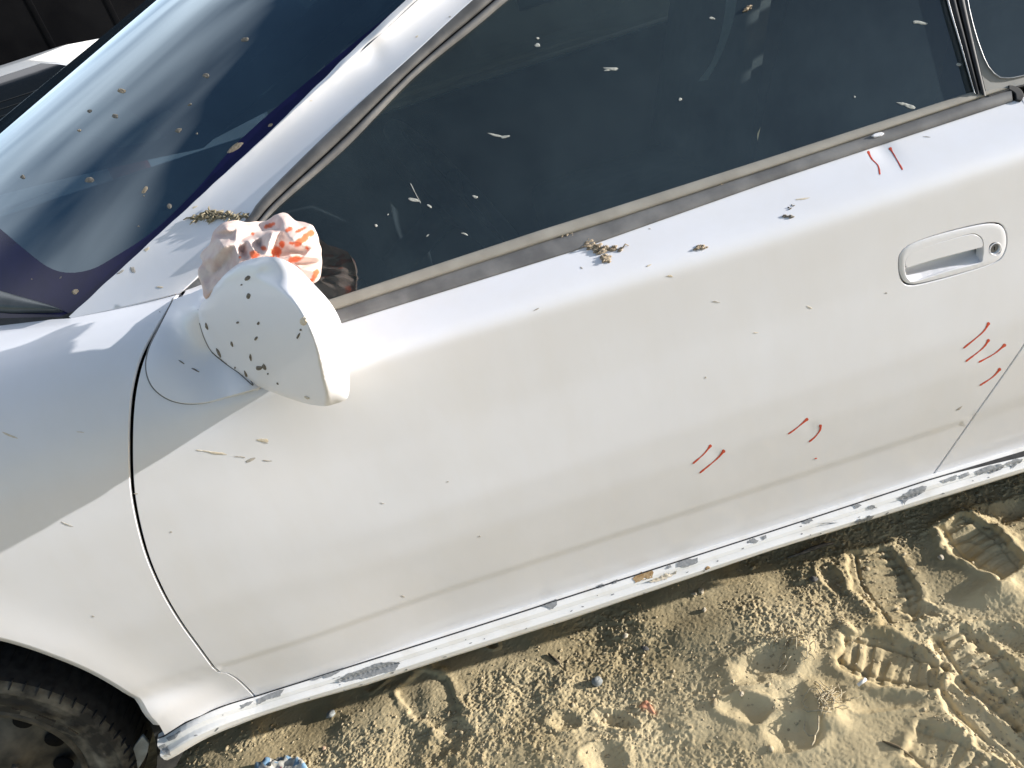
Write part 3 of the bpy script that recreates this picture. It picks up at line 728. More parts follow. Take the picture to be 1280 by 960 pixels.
# ------------------------------------------------------------------ wheel and wheel house
wc = (-1.172, .01, .216)
tyre_prof = [(.165, .10), (.168, .072), (.178, .066), (.186, .069), (.205, .058), (.222, .052), (.226, .055), (.232, .052), (.237, .055), (.240, .052), (.244, .053), (.247, .056), (.250, .056), (.253, .060), (.256, .066)]
mb = MB(); mb.lathe_y(wc, tyre_prof, 120); tyre_o = mb.build('wheel', TYRE, car)
mb = MB(); mb.lathe_y(wc, [(.256, .066), (.260, .078), (.263, .094), (.265, .12), (.265, .20), (.262, .23), (.252, .25), (.22, .26), (.165, .24)], 120); tread_o = mb.build('tread', BLACK, tyre_o)  # tread and its blocks are black to carry the shade under the arch
mb = MB()
for k in range(72):
    a = 2 * math.pi * k / 72
    for (r0, r1, y0, y1, w_) in ((.252, .2615, .063, .080, .0012), (.263, .2675, .10, .145, .006)):
        c_, s_ = math.cos(a), math.sin(a); tx, tz = -s_, c_
        if k % 2 and y0 < .09: r0 = .255
        q = []
        for rr, yy in ((r0, y0 - .002), (r1, y1 - .006), (r1, y1), (r0, y1)):
            for sg in (-1, 1): q.append((wc[0] + c_ * rr + tx * sg * w_, yy, wc[2] + s_ * rr + tz * sg * w_))
        mb.add(q, [(0, 1, 3, 2), (2, 3, 5, 4), (4, 5, 7, 6), (6, 7, 1, 0), (0, 2, 4, 6), (1, 7, 5, 3)])
o = mb.build('tread_block', BLACK, tyre_o, False); o['kind'] = 'stuff'
mb = MB()
for k in range(26):
    a = 2 * math.pi * (k / 26) + .05
    if k % 13 in (0, 5, 6, 12): continue
    c_, s_ = math.cos(a), math.sin(a); tx, tz = -s_, c_
    q = []
    for rr, yy in ((.206, .0565), (.206, .0535), (.221, .0495), (.221, .053)):
        for sg in (-1, 1): q.append((wc[0] + c_ * rr + tx * sg * (.008 + .004 * (k % 3)), yy, wc[2] + s_ * rr + tz * sg * (.008 + .004 * (k % 3))))
    mb.add(q, [(0, 1, 3, 2), (2, 3, 5, 4), (4, 5, 7, 6)])
mb.build('sidewall_block', TYRE, tyre_o, False)['kind'] = 'stuff'
mb = MB(); mb.lathe_y(wc, [(.175, .075), (.170, .066), (.162, .066), (.158, .075), (.150, .105), (.140, .125), (.120, .115), (.07, .09), (.055, .075), (.03, .07), (.0001, .07)], 80); rim_o = mb.build('rim', RIM, tyre_o)
for k in range(10):
    a = 2 * math.pi * k / 10
    disc((wc[0] + .118 * math.cos(a), .1125, wc[2] + .118 * math.sin(a)), (0, -1, 0), [(.019, .0), (.018, .003), (.0001, .003)], 'rim_hole', DARK, rim_o, 16)
for k in range(5):
    a = 2 * math.pi * k / 5
    disc((wc[0] + .055 * math.cos(a), .074, wc[2] + .055 * math.sin(a)), (0, -1, 0), [(.010, .0), (.009, .014), (.0001, .016)], 'wheel_nut', RIM, rim_o, 6)
def liner(c, name):
    mb = MB(); a = np.linspace(R(-35), R(215), 60); V = []; F = []
    for rr, yy in ((c[2] - .013, .045), (c[2] + .02, .06), (c[2] + .035, .12), (c[2] + .03, .40), (.05, .42)):
        V += [(c[0] + rr * math.cos(t), yy, c[1] + rr * math.sin(t)) for t in a]
    F = [(i * 60 + j, i * 60 + j + 1, (i + 1) * 60 + j + 1, (i + 1) * 60 + j) for i in range(4) for j in range(59)]
    return mesh_ob(name, V, F, LINER, car)
liner(ARCH, 'wheel_arch_liner'); liner(REARARCH, 'wheel_arch_liner')
fp = [(178, 920.6), (185.6, 930), (184, 940), (180, 949), (172, 962), (160, 985), (158, 975), (163, 950), (168, 934)]
Pf, Tf = fill(lin(fp + fp[:1], 5)[:-1], (), 5.); Vf = at_y(Pf, np.full(len(Pf), .085)); Tf = orient(Vf, Tf)
Vf, Ff = flange(Vf, Tf, at_y(lin(fp + fp[:1], 5)[:-1], .085), np.tile([0, -1., 0], (len(lin(fp + fp[:1], 5)) - 1, 1)), .006)
mflap = mesh_ob('mud_flap', Vf, Ff, FLAP, car)
# rear and far wheels
for (x, y, flip) in ((REARARCH[0], 0, False), (wc[0], 1.74, True), (REARARCH[0], 1.74, True)):
    o2 = tyre_o.copy(); COL.objects.link(o2)
    T4 = Matrix.Translation((x, y, 0)) @ (Matrix.Rotation(math.pi, 4, 'Z') if flip else Matrix.Identity(4)) @ Matrix.Translation((-wc[0], 0, 0))
    o2.parent = car; o2.matrix_parent_inverse = Matrix.Translation(-car.location) @ T4
    r3 = tread_o.copy(); COL.objects.link(r3); r3.parent = o2; r3.matrix_parent_inverse = Matrix.Identity(4)
    r2 = rim_o.copy(); COL.objects.link(r2); r2.parent = o2; r2.matrix_parent_inverse = Matrix.Identity(4)

# ------------------------------------------------------------------ rest of the body shell
def grid(name, xs, prof, mat, parent, nt=25):
    """crosswise sheets symmetric about the centre line; prof(x) -> (y near, z near, z centre, sweep)"""
    V = []
    for x in xs:
        yn, zn, zc_, sw = prof(x)
        for t in np.linspace(0, 2, nt):
            s_ = 1 - abs(1 - t); k = 1 - (1 - s_) ** 2.2
            V.append((x - sw * k, yn + (YC - yn) * t, zn + (zc_ - zn) * k))
    n = len(xs)
    F = [(i * nt + j, (i + 1) * nt + j, (i + 1) * nt + j + 1, i * nt + j + 1) for i in range(n - 1) for j in range(nt - 1)]
    return mesh_ob(name, V, F, mat, parent)
we = W_at([1.2])[0]
rx = np.linspace(we[0], 1.25, 16)
grid('roof', rx, lambda x: (we[1] + .0, we[2] + .02 * math.sin(min(1, (x - we[0]) / .5) * 1.57) - .10 * max(0, (x - .6)) ** 2, we[2] + .115 + .01 - .10 * max(0, (x - .6)) ** 2, .43 * max(0, 1 - (x - we[0]) / .8)), PAINT, car)
grid('rear_window', np.linspace(1.255, 1.80, 8), lambda x: (.42, we[2] - .03 - .42 * (x - 1.25), we[2] + .07 - .40 * (x - 1.25), 0), DARKG, car)
grid('boot_lid', np.linspace(1.805, 2.08, 6), lambda x: (.30, we[2] - .27 - .15 * (x - 1.8), we[2] - .17 - .15 * (x - 1.8), 0), PAINT, car)
def roof_z(x): return we[2] + .02 * np.sin(np.minimum(1, np.maximum(x - we[0], 0) / .5) * 1.57) - .10 * np.maximum(0, x - .6) ** 2
Wu = W_at(np.linspace(.4, 1.2, 30)); rl = GL.hit(seal_out, .001); rl = rl[(rl[:, 0] > .16) & (rl[:, 0] < 1.26)]; rl = rl[np.argsort(rl[:, 0])]
xs = np.linspace(rl[0, 0], 1.25, 40); low = np.c_[xs, np.interp(xs, rl[:, 0], rl[:, 1]) + .004, np.interp(xs, rl[:, 0], rl[:, 2])]
top = np.c_[xs, np.where(xs < we[0], np.interp(xs, Wu[:, 0], Wu[:, 1]), we[1]), np.where(xs < we[0], np.interp(xs, Wu[:, 0], Wu[:, 2]), roof_z(xs))] + [0, .003, -.003]
strip('roof_rail', [low, (low + top) / 2 + [0, -.004, .006], top], PAINT, car)
xs = np.linspace(1.14, 2.06, 30); zl = np.full_like(xs, .872); low = np.c_[xs, f_side(xs, zl) + .022, zl]
yu = np.where(xs < 1.25, we[1], np.interp(xs, [1.25, 1.8, 1.805, 2.06], [.42, .42, .30, .30])); yu = np.interp(xs, [1.14, 1.25, 1.7, 1.85, 2.06], [we[1], .42, .42, .30, .30])
zu = np.interp(xs, [1.14, 1.25, 1.8, 2.06], [roof_z(1.14), we[2] - .03, we[2] - .265, we[2] - .31]); top = np.c_[xs, yu, zu]
mid = low * .5 + top * .5; mid[:, 1] -= .05 * np.clip((zu - .9) / .3, 0, 1)
strip('rear_pillar', [low, mid, top], PAINT, car)
poly_panel('front_corner_panel', [(-1.46, .30), (-1.95, .30), (-1.98, .90), (-1.2, .95), (-1.1, .80), (-1.3, .72), (-1.45, .56), (-1.52, .42)], PAINT, car, .04, .004)
grid('bonnet', np.linspace(-1.95, -1.02, 14), lambda x: (.26, .972 - .10 * max(0, -1.2 - x) ** 1.3, 1.01 - .16 * max(0, -1.2 - x) ** 1.3, 0.12), PAINT, car)
mb = MB(); mb.box((-1.96, YC, .52), (.30, 1.50, .50), bev=.10); mb.build('front_bumper', PAINT, car)
mb = MB(); mb.box((2.02, YC, .55), (.22, 1.52, .52), bev=.08); mb.build('rear_bumper', PAINT, car)
mb = MB(); mb.box((.05, YC, .20), (3.7, 1.36, .06)); mb.build('floor_pan', DARK, car)
# far side of the body
fx = [(x, z) for x, z in ((-1.75, .25), (-1.52, .27), (-1.5, .4), (-1.35, .60), (-1.16, .66), (-.97, .6), (-.82, .4), (-.8, .22), (1.07, .22), (1.1, .4), (1.25, .6), (1.44, .66), (1.63, .6), (1.78, .4), (1.8, .25), (2.05, .3), (2.05, .8), (1.9, .92), (.9, .87), (-.2, .865), (-.5, .93), (-1.75, .93))]
poly_panel('far_side_panel', fx, PAINT, car, .05, 0., True)
poly_panel('far_side_lining', fx, DARK, car, .05, .02, True)
farg = [(-.50, .90), (-.2, .83), (1.25, .85), (1.28, 1.05), (1.1, 1.22), (.45, 1.26), (.1, 1.17)]
P, T = fill(np.array(farg) * 1000, (), 80.); P = P / 1000; V = np.c_[P[:, 0], 1.74 - GL.fn(P[:, 0], P[:, 1]), P[:, 1]]
mesh_ob('far_side_window', V, T, DARKG, car)
fpil = Wl * [1, -1, 1] + [0, 1.74, 0]; fs = so * [1, -1, 1] + [0, 1.74, 0]
m_ = 30; strip('far_windscreen_pillar', [np.c_[tuple(np.interp(np.linspace(0, 1, m_), np.linspace(0, 1, len(q)), q[:, k]) for k in range(3))] for q in (fs, Wl[:50] * [1, -1, 1] + [0, 1.74, 0])], PAINT, car)

# interior
cab = MB()
cab.box((.3, YC, .30), (1.9, 1.3, .05)); cab.build('cabin_floor', INT, car, False)
dash = MB(); xs = np.linspace(-.62, -.10, 14)
V = []; ny_ = 24
for i, x in enumerate(xs):
    for y in np.linspace(.22, 1.52, ny_):
        hump = .035 * math.exp(-((y - .52) / .16) ** 2) * sstep(-.5, -.28, x)
        V.append((x - .25 * (1 - ((y - YC) / .65) ** 2) * (1 - (x + .62) / .52), y, .885 + .02 * math.sin((x + .62) / .52 * 2.6) + hump - .30 * float(sstep(-.20, -.10, x))))
F = [(i * ny_ + j, (i + 1) * ny_ + j, (i + 1) * ny_ + j + 1, i * ny_ + j + 1) for i in range(13) for j in range(ny_ - 1)]
mesh_ob('dashboard', V, F, DASH, car)
swc = Vector((.02, .52, .86)); ax = Vector((.88, 0, .47)).normalized(); u_ = Vector((0, 1, 0)); v_ = ax.cross(u_)
mb = MB(); mb.tube([swc + u_ * .185 * math.cos(t) + v_ * .185 * math.sin(t) for t in np.linspace(0, 2 * math.pi, 40)], .016, 8, False)
swh = mb.build('steering_wheel', DASH, car)
mb = MB()
for a in (R(0), R(180), R(90)): mb.tube([swc - ax * .03, swc + u_ * .18 * math.cos(a) + v_ * .18 * math.sin(a)], [.03, .014], 8)
mb.build('wheel_spoke', DASH, swh)
mb = MB(); mb.tube([swc - ax * .02, swc - ax * .35], .03, 8); mb.build('steering_column', DASH, swh)
for sy in (.50, 1.22):
    mb = MB(); mb.box((.50, sy, .48), (.52, .50, .16), bev=.05); st = mb.build('front_seat', INT, car)
    bm = bmesh.new(); bmesh.ops.create_cube(bm, size=1)
    for v in bm.verts: v.co = Vector((v.co.x * .15, v.co.y * (.50 if v.co.z < 0 else .40), v.co.z * .62))
    bmesh.ops.bevel(bm, geom=bm.edges[:], offset=.05, segments=3, affect='EDGES')
    bm.transform(Matrix.Translation((.80, sy, .82)) @ Matrix.Rotation(R(18), 4, 'Y'))
    bm.verts.index_update(); mb = MB(); mb.add([v.co[:] for v in bm.verts], [[v.index for v in f.verts] for f in bm.faces]); bm.free()
    mb.build('seat_back', INT, st)
    mb = MB(); mb.box((.93, sy, 1.17), (.09, .26, .16), bev=.035); mb.build('headrest', INT, st)
# seat belt hanging beside the near seat
bpx = cat([(905, -60), (908, -10), (905, 20), (899, 50), (888, 80), (872, 102)], 6); n = 30
bp2 = cat([(928, -60), (922, -10), (918, 20), (909, 50), (897, 78), (884, 100)], 6)
A_, B_ = resample(bpx, n), resample(bp2, n)
gy = GL.hit(A_)[:, 1]
strip('seat_belt', [at_y(A_, gy + .07), at_y((A_ + B_) / 2, gy + .066), at_y(B_, gy + .07)], BELT, car)
mb = MB(); mb.box((.28, .60, 1.175), (.10, .015, .07), bev=.006); mb.build('sun_visor', PILLARGREY, car)
mb = MB(); mb.box((.55, .19, .62), (1.1, .05, .42), bev=.02); mb.build('door_lining', INT, car)
mb = MB(); mb.box((1.28, YC, .62), (.2, 1.25, .5), bev=.05); mb.build('rear_seat', INT, car)
mb = MB(); mb.box((1.62, YC, .82), (.5, 1.25, .04), bev=.01); mb.build('parcel_shelf', INT, car)

# ------------------------------------------------------------------ dirt, chips and marks on the car
def surf_normals(surf, px):
    px = np.atleast_2d(px); a = surf.hit(px + [.6, 0]) - surf.hit(px - [.6, 0]); b = surf.hit(px + [0, .6]) - surf.hit(px - [0, .6])
    n = np.cross(a, b); n /= np.linalg.norm(n, axis=1)[:, None] + 1e-12
    f = (n * (surf.hit(px) - CAM)).sum(1) > 0; n[f] *= -1; return n
def spot(name, surf, px, py, rx, ry, ang, h, mat, parent, seed=0, n=14, rough=.28, base=.0002):
    """irregular low lump lying on a surface"""
    r_ = np.random.default_rng(seed * 977 + 13); a = np.linspace(0, 2 * math.pi, n, endpoint=False)
    rad = 1 + rough * r_.normal(size=n); rad = np.clip(.6 * rad + .2 * np.roll(rad, 1) + .2 * np.roll(rad, -1), .4, 1.7)
    ca, sa = math.cos(R(ang)), math.sin(R(ang))
    def ring(k):
        u, w = rx * k * rad * np.cos(a), ry * k * rad * np.sin(a)
        return np.c_[px + u * ca - w * sa, py + u * sa + w * ca]
    R0, R1, R2 = ring(1), ring(.72), ring(.34); c = np.array([[px, py]])
    allp = np.concatenate([R0, R1, R2, c]); V = surf.hit(allp); N = surf_normals(surf, allp)
    hh = np.concatenate([np.full(n, base), base + h * (.75 + .35 * r_.random(n)), base + h * (.8 + .6 * r_.random(n)), [base + h]])
    V = V + N * hh[:, None]
    F = [(k * n + i, k * n + (i + 1) % n, (k + 1) * n + (i + 1) % n, (k + 1) * n + i) for k in range(2) for i in range(n)] + [(2 * n + i, 2 * n + (i + 1) % n, 3 * n) for i in range(n)]
    return mesh_ob(name, V, orient_any(V, F), mat, parent, smooth=h > .0015)
def orient_any(V, F):
    V = np.asarray(V); o = []
    s_ = 0
    for f in F:
        n = np.cross(V[f[1]] - V[f[0]], V[f[2]] - V[f[0]]); s_ += n @ (V[f[0]] - CAM)
    return [tuple(f[::-1]) for f in F] if s_ > 0 else F
def patch(name, surf, pts, mat, parent, h=.0004, jag=.8, step=2.2, seed=0):
    """thin flake with a ragged outline"""
    r_ = np.random.default_rng(seed * 31 + 5); L = lin(list(pts) + [pts[0]], step)[:-1]
    L = L + r_.normal(size=L.shape) * jag * .5
    P, T = fill(L, (), step)
    V = surf.hit(P); V = V + surf_normals(surf, P) * h
    return mesh_ob(name, V, orient(V, T), mat, parent, True)
def stroke(name, surf, pts, w, mat, parent, head=0., h=.0005):
    L = cat(pts, 1.6); n = len(L); t = np.gradient(L, axis=0); t /= np.linalg.norm(t, axis=1)[:, None]; o = np.c_[-t[:, 1], t[:, 0]]
    s_ = np.linspace(0, 1, n)
    jit = np.array([1 + .35 * mnoise.noise((q[0] * .3, q[1] * .3, 2.)) for q in L])
    ww = w * jit * (.55 + .45 * np.abs(np.cos(s_ * 3.0))) + head * np.exp(-(s_ / .10) ** 2); ww[0] *= .5; ww[-1] *= .4
    rows = []
    for k, hh in ((-1, .0002), (0, h), (1, .0002)):
        q = L + o * (k * ww / 2)[:, None]; rows.append(surf.hit(q) + surf_normals(surf, q) * hh)
    return strip(name, rows, mat, parent)

marks = [[(1084.7, 189), (1090, 199), (1097.5, 207), (1100, 218.5)], [(1112, 184.5), (1119.6, 197), (1128.3, 212.5)],
         [(1236.5, 403), (1228, 415.6), (1204, 435.5)], [(1236.5, 424), (1228, 435.5), (1207, 452)], [(1257, 430.2), (1243, 442), (1223, 453)], [(1250.7, 460.3), (1241, 471), (1224.5, 482)],
         [(889, 556), (879.5, 567.7), (865.8, 579.7)], [(905.7, 562.5), (895.9, 573.7), (874.4, 591.4)], [(1010, 523), (995.5, 535.3), (985, 542.7)], [(1025.5, 530.5), (1025, 537.6), (1018.8, 546), (1011, 552.5)]]
for i, m_ in enumerate(marks):
    o = stroke('marker_stroke', SIDE, m_, 2.3, REDP, door, head=2.6)
# chipped paint on the sill
chips = [[(420, 850), (436, 842), (455, 836), (470, 830), (484, 827), (498, 827.5), (500, 830), (494, 838), (480, 841), (455, 848), (425, 853)],
         [(322, 874), (345, 864.5), (356, 861), (350, 870), (335, 874), (323, 880)], [(384, 850), (404, 842), (410, 838), (428, 834), (431, 837), (420, 843), (407, 848), (404, 846), (397, 850)],
         [(674, 757), (694, 749.5), (697, 750), (696, 756), (691, 761.5), (684, 759)], [(747, 733), (752, 730), (757, 732), (750, 735)], [(766, 727), (772, 725), (770, 729), (767, 730)],
         [(847, 704), (856, 700), (872, 698), (872, 703), (860, 708), (848, 709)], [(833, 710), (838, 706), (840, 709), (835, 712)], [(936, 675), (943, 673), (948, 676), (945, 679), (938, 678)], [(952, 671), (957, 669), (958, 673), (953, 675)],
         [(1004, 652), (1014, 648), (1016, 652), (1008, 655)], [(1066, 633), (1072, 630), (1077, 632), (1070, 636)], [(1083, 634), (1092, 631), (1097, 635), (1088, 637)], [(1068, 654), (1074, 648), (1082, 650), (1073, 655)], [(1080, 650), (1086, 644), (1092, 645), (1088, 649), (1082, 652)],
         [(1122, 622), (1135, 615), (1150, 608), (1158, 608), (1156, 615), (1148, 620), (1136, 624), (1130, 631), (1128, 627)], [(1176, 601), (1188, 597), (1196, 594), (1194, 600), (1180, 603)], [(1198, 595), (1210, 590), (1213, 593), (1202, 598)],
         [(1218, 590), (1232, 584), (1250, 580), (1255, 582), (1250, 588), (1238, 592), (1232, 590), (1222, 594)], [(1256, 580), (1272, 574), (1279, 574), (1272, 580), (1266, 586), (1264, 582)],
         [(198, 934), (206, 929), (212, 938), (214, 944), (206, 942)], [(208, 923), (222, 916), (226, 913), (220, 922), (212, 926)], [(300, 882), (318, 876), (314, 880), (302, 885)], [(368, 893), (386, 886), (380, 890), (372, 894)]]
for i, c in enumerate(chips):
    patch('paint_chip', SILL, c, PRIMER, sill, .0011, .9, 2.2, i)
for i in range(44):
    x = rng.uniform(230, 1270); k = rng.random(); 
    yt = np.interp(x, [204, 321.7, 640, 1160, 1280], [921, 874, 771, 603, 568]); yb = np.interp(x, [211, 258, 359, 460, 700, 960, 1280], [947, 921, 887, 857, 779, 690, 592])
    spot('paint_chip', SILL, x, yt + (yb - yt) * (.08 + .86 * k), rng.uniform(.7, 2.4), rng.uniform(.5, 1.1), rng.uniform(-40, 0), .0003, PRIMER, sill, 100 + i, 8)
for i, c in enumerate([[(790, 722), (800, 717), (814, 713), (817, 716), (815, 722), (800, 726), (794, 728)], [(806, 728), (830, 718), (846, 714), (842, 720), (820, 728)]]):
    patch('rust_patch', SILL, c, RUST if i == 0 else TAN, sill, .0007, 1.4, 2.2, 60 + i)
spot('rust_patch', SILL, 884, 710, 3.2, 2.2, -20, .0008, RUST, sill, 77)
# mud flecks
for i, (x, y, rx, ry, a) in enumerate([(309, 348, 3.4, 2.3, -50), (302, 356, 1.1, 1, 0), (311, 370, 2.7, 4.0, 20), (297, 403, 1.6, 1.8, 30), (323, 404, 1.5, 1.7, 10), (258.5, 408, 1.3, 4.4, -15), (290, 430, 1.4, 3.2, -15), (320, 423, 3.4, 1.3, -55), (272.5, 439, 1.2, 6, -25), (271, 447.5, 6, 2.0, 28), (281, 455.5, 3.5, 2.1, 20), (294, 459.5, 1.1, 1, 0), (313.5, 447, 1.3, 3.8, -15), (307.5, 468, 1.4, 4.5, -20), (324, 460, 3.9, 3.6, 0), (330, 458.5, 1.8, 4.4, -20), (335, 467, 1.0, 1.1, 0), (380, 401, 4.4, 5.0, 20), (373, 420, 1.2, 4.2, 25), (376, 412, 1.0, 1.2, 0), (384.5, 497, 3.6, 1.4, 25), (347, 479, 1.6, .7, 50)]):
    spot('mud_fleck', MIR, x, y, rx, ry, a, .0012, MUDG if i not in (17, 20) else TAN, mirror, 200 + i, 10)
spot('mud_fleck', MIR, 390, 399, 5.5, 3.2, 10, .0006, TAN, mirror, 240, 12)
for i, (x, y, rx, ry, a) in enumerate([(244, 462.5, 5.0, 1.3, 22), (226, 452, 4.4, .7, 35), (200, 390, 1.4, .6, 30)]):
    spot('mud_fleck', FOOT, x, y, rx, ry, a, .0008, MUDG, mirror, 260 + i, 10)
wsp = [(152, 113.5, 5.0, 2.6, 10), (144, 145, 4.4, 2.6, 5), (112, 139, 3.4, 2.0, -10), (99, 163, 2.4, 1.5, -10), (28, 221, 3.4, 2.4, 0), (112, 225, 6.0, 4.0, -15), (180.5, 238, 2.6, 5.0, 30), (211, 258, 3.6, 3.2, -30), (223, 163, 4.6, 2.6, -20), (295.5, 184, 4.2, 11.5, 50), (257, 95, 4.0, 3.2, -20), (306, 49, 5.0, 3.0, -15), (94, 365, 6.4, 3.2, -30), (76, 347, 1.5, 2.4, 20), (246, 167, 1.6, 1.2, 0), (338, 157, 4.0, 2.4, -30), (237, 131, 3, 1.5, -20), (173, 283, 1.2, 1, 0), (40, 349, 1.3, 1, 0), (180, 245, 1, 1, 0)]
for i, (x, y, rx, ry, a) in enumerate(wsp):
    spot('mud_fleck', WSS, x, y, rx * .95, ry * .95, a, .0007 if rx > 2 else .0004, MUDG if i % 3 else MUD, wscreen, 300 + i, 12)
gsp = [(620, 169, 8.5, 1.3, 12), (632, 171, 4.5, 1.8, -8), (765, 86, 9, 1.6, 5), (757, 88, 4, 1.1, 0), (1148, 28, 7, 2.2, 5), (1136, 133, 9, 2.0, 18), (1128, 130, 6, 1.5, 10), (1198, 81, 5, 2.2, 15), (517, 250, 6.5, 1.7, 15), (537, 258, 3, 1.6, 30), (580, 292, 4.2, 1.0, 20), (462, 252, 1.5, 1.5, 0), (470, 282, 1.8, 1.6, 0), (890, 23, 3.4, 1.4, 20), (594, 246, 3, 1.6, 10), (535, 294, 2, 1, -40), (1003, 160, 1.2, 1, 0), (987, 82, 1.3, 1.2, 0), (850, 124, 1.6, 1.4, 0), (672, 57, 3.5, 2.4, 20), (672, 48, 2, 1.2, 0), (485, 268, 1, 1, 0), (638, 290, 1.4, 1.2, 0), (1085, 43, 1.4, 1, 0), (1068, 121, 1.5, 1.2, 0), (793, 162, 1.3, 1.2, 0)]
for i, (x, y, rx, ry, a) in enumerate(gsp):
    if rx < 1.6 and i % 3: continue
    spot('pale_splat', FnSurf(lambda x_, z_: np.interp(z_, *DOOR_T) + .006), x, y, rx, ry, a, .0005, DROP, window, 400 + i, 11, .42)
st_ = [(513, 229), (520, 243), (526, 254)]
stroke('pale_scratch', FnSurf(lambda x_, z_: np.interp(z_, *DOOR_T) + .006), st_, 1.2, DROP, window)
for i, (surf, x, y, rx, ry, a, mt, par) in enumerate([
    (SIDE, 329, 550, 9, 2.8, 8, TAN, door), (SIDE, 321, 548.5, 1.6, 1.3, 0, MUDG, door), (SIDE, 331, 552.5, 5, .9, 20, MUDG, door), (SIDE, 270, 566, 14, 1.5, 8, TAN, door), (SIDE, 250, 563, 9, .8, 6, TAN, door), (SIDE, 297, 570.5, 6, .8, 5, MUDG, door), (SIDE, 311, 576, 9, 2.2, -28, MUDG, door), (SIDE, 333, 575.5, 6, 1.0, 6, MUDG, door), (SIDE, 305, 571.5, 3, .9, 5, MUDG, door),
    (SIDE, 274, 581, 1.2, 1, 0, MUDG, door), (SIDE, 838, 345, 6, 1.2, 5, TAN, door), (SIDE, 1199, 511, 4.5, 1.1, -35, MUDG, door), (SIDE, 1002, 249, 10, 1.2, -8, TAN, door), (SIDE, 895, 377, 7, 1, 10, MUDG, door), (SIDE, 1012, 384, 4, 1, 25, TAN, door), (SIDE, 945, 416, 5, .8, 0, TAN, door), (SIDE, 478, 629, 3, .8, 10, MUDG, door), (SIDE, 504, 745, 3.5, .8, 20, MUDG, door), (SIDE, 882, 472, 1.2, 1.6, 0, MUDG, door), (SIDE, 1020, 573, 2.5, .8, 0, REDP, door), (SIDE, 727, 335, 2, 1, 20, MUDG, door), (SIDE, 743, 339, 1.4, 1, 0, MUDG, door), (SIDE, 810, 332, 4.5, 1.2, -20, TAN, door), (SIDE, 812, 286, 2, 1, 0, MUDG, door), (SIDE, 670, 387, 4, .8, -30, MUDG, door), (SIDE, 1139, 158, 9, 1.1, -3, TAN, door), (SIDE, 1158, 171, 6, .8, 5, MUDG, door), (SIDE, 1160, 158, 5, .8, -3, TAN, door), (SIDE, 1108, 366, 1.2, 1.2, 0, MUDG, door), (SIDE, 1026, 339, 1.6, 1.4, 0, MUDG, door), (SIDE, 600, 670, 1.3, 1, 0, MUDG, door), (SIDE, 245, 617, 1.4, 1, 0, MUDG, door), (SIDE, 214, 665, 1.6, .8, 10, MUDG, door), (SIDE, 440, 700, 1.4, .9, 0, MUDG, door), (SIDE, 560, 602, 1.2, .8, 0, MUDG, door), (SIDE, 1244, 379, 1.2, 1, 0, MUDG, door),
    (SIDE, 83, 655, 11, .8, 22, MUDG, fender), (SIDE, 117, 770, 1.8, 1.2, 0, MUDG, fender), (SIDE, 12, 544, 11, 1.2, 22, TAN, fender), (SIDE, 62, 470, 1.5, 1, 0, MUDG, fender), (SIDE, 100, 540, 5, .6, 5, TAN, fender), (SIDE, 24, 678, 1.3, 1, 0, MUDG, fender), (SIDE, 170, 617, 3, 1.2, 0, MUDG, fender),
    (PILL, 183, 312, 5, 2.2, -40, TAN, pillar), (PILL, 166, 337, 2.5, 6, -15, MUDG, pillar), (PILL, 152, 339, 6, 1.3, -35, MUDG, pillar), (PILL, 201, 359, 6, 1.2, 3, TAN, pillar), (PILL, 389, 126, 2.2, 1.2, 0, TAN, pillar), (PILL, 243, 259, 4, 1.6, -30, TAN, pillar), (PILL, 562, 21, 2, 1.2, 0, MUDG, pillar), (PILL, 521, 46, 3, 1, -30, TAN, pillar)]):
    if rx < 1.7 and i % 2: continue
    spot('mud_fleck', surf, x, y, rx * .9, ry * .85, a, .0003, FAINT if mt is MUDG else mt, par, 500 + i, 12, .4)

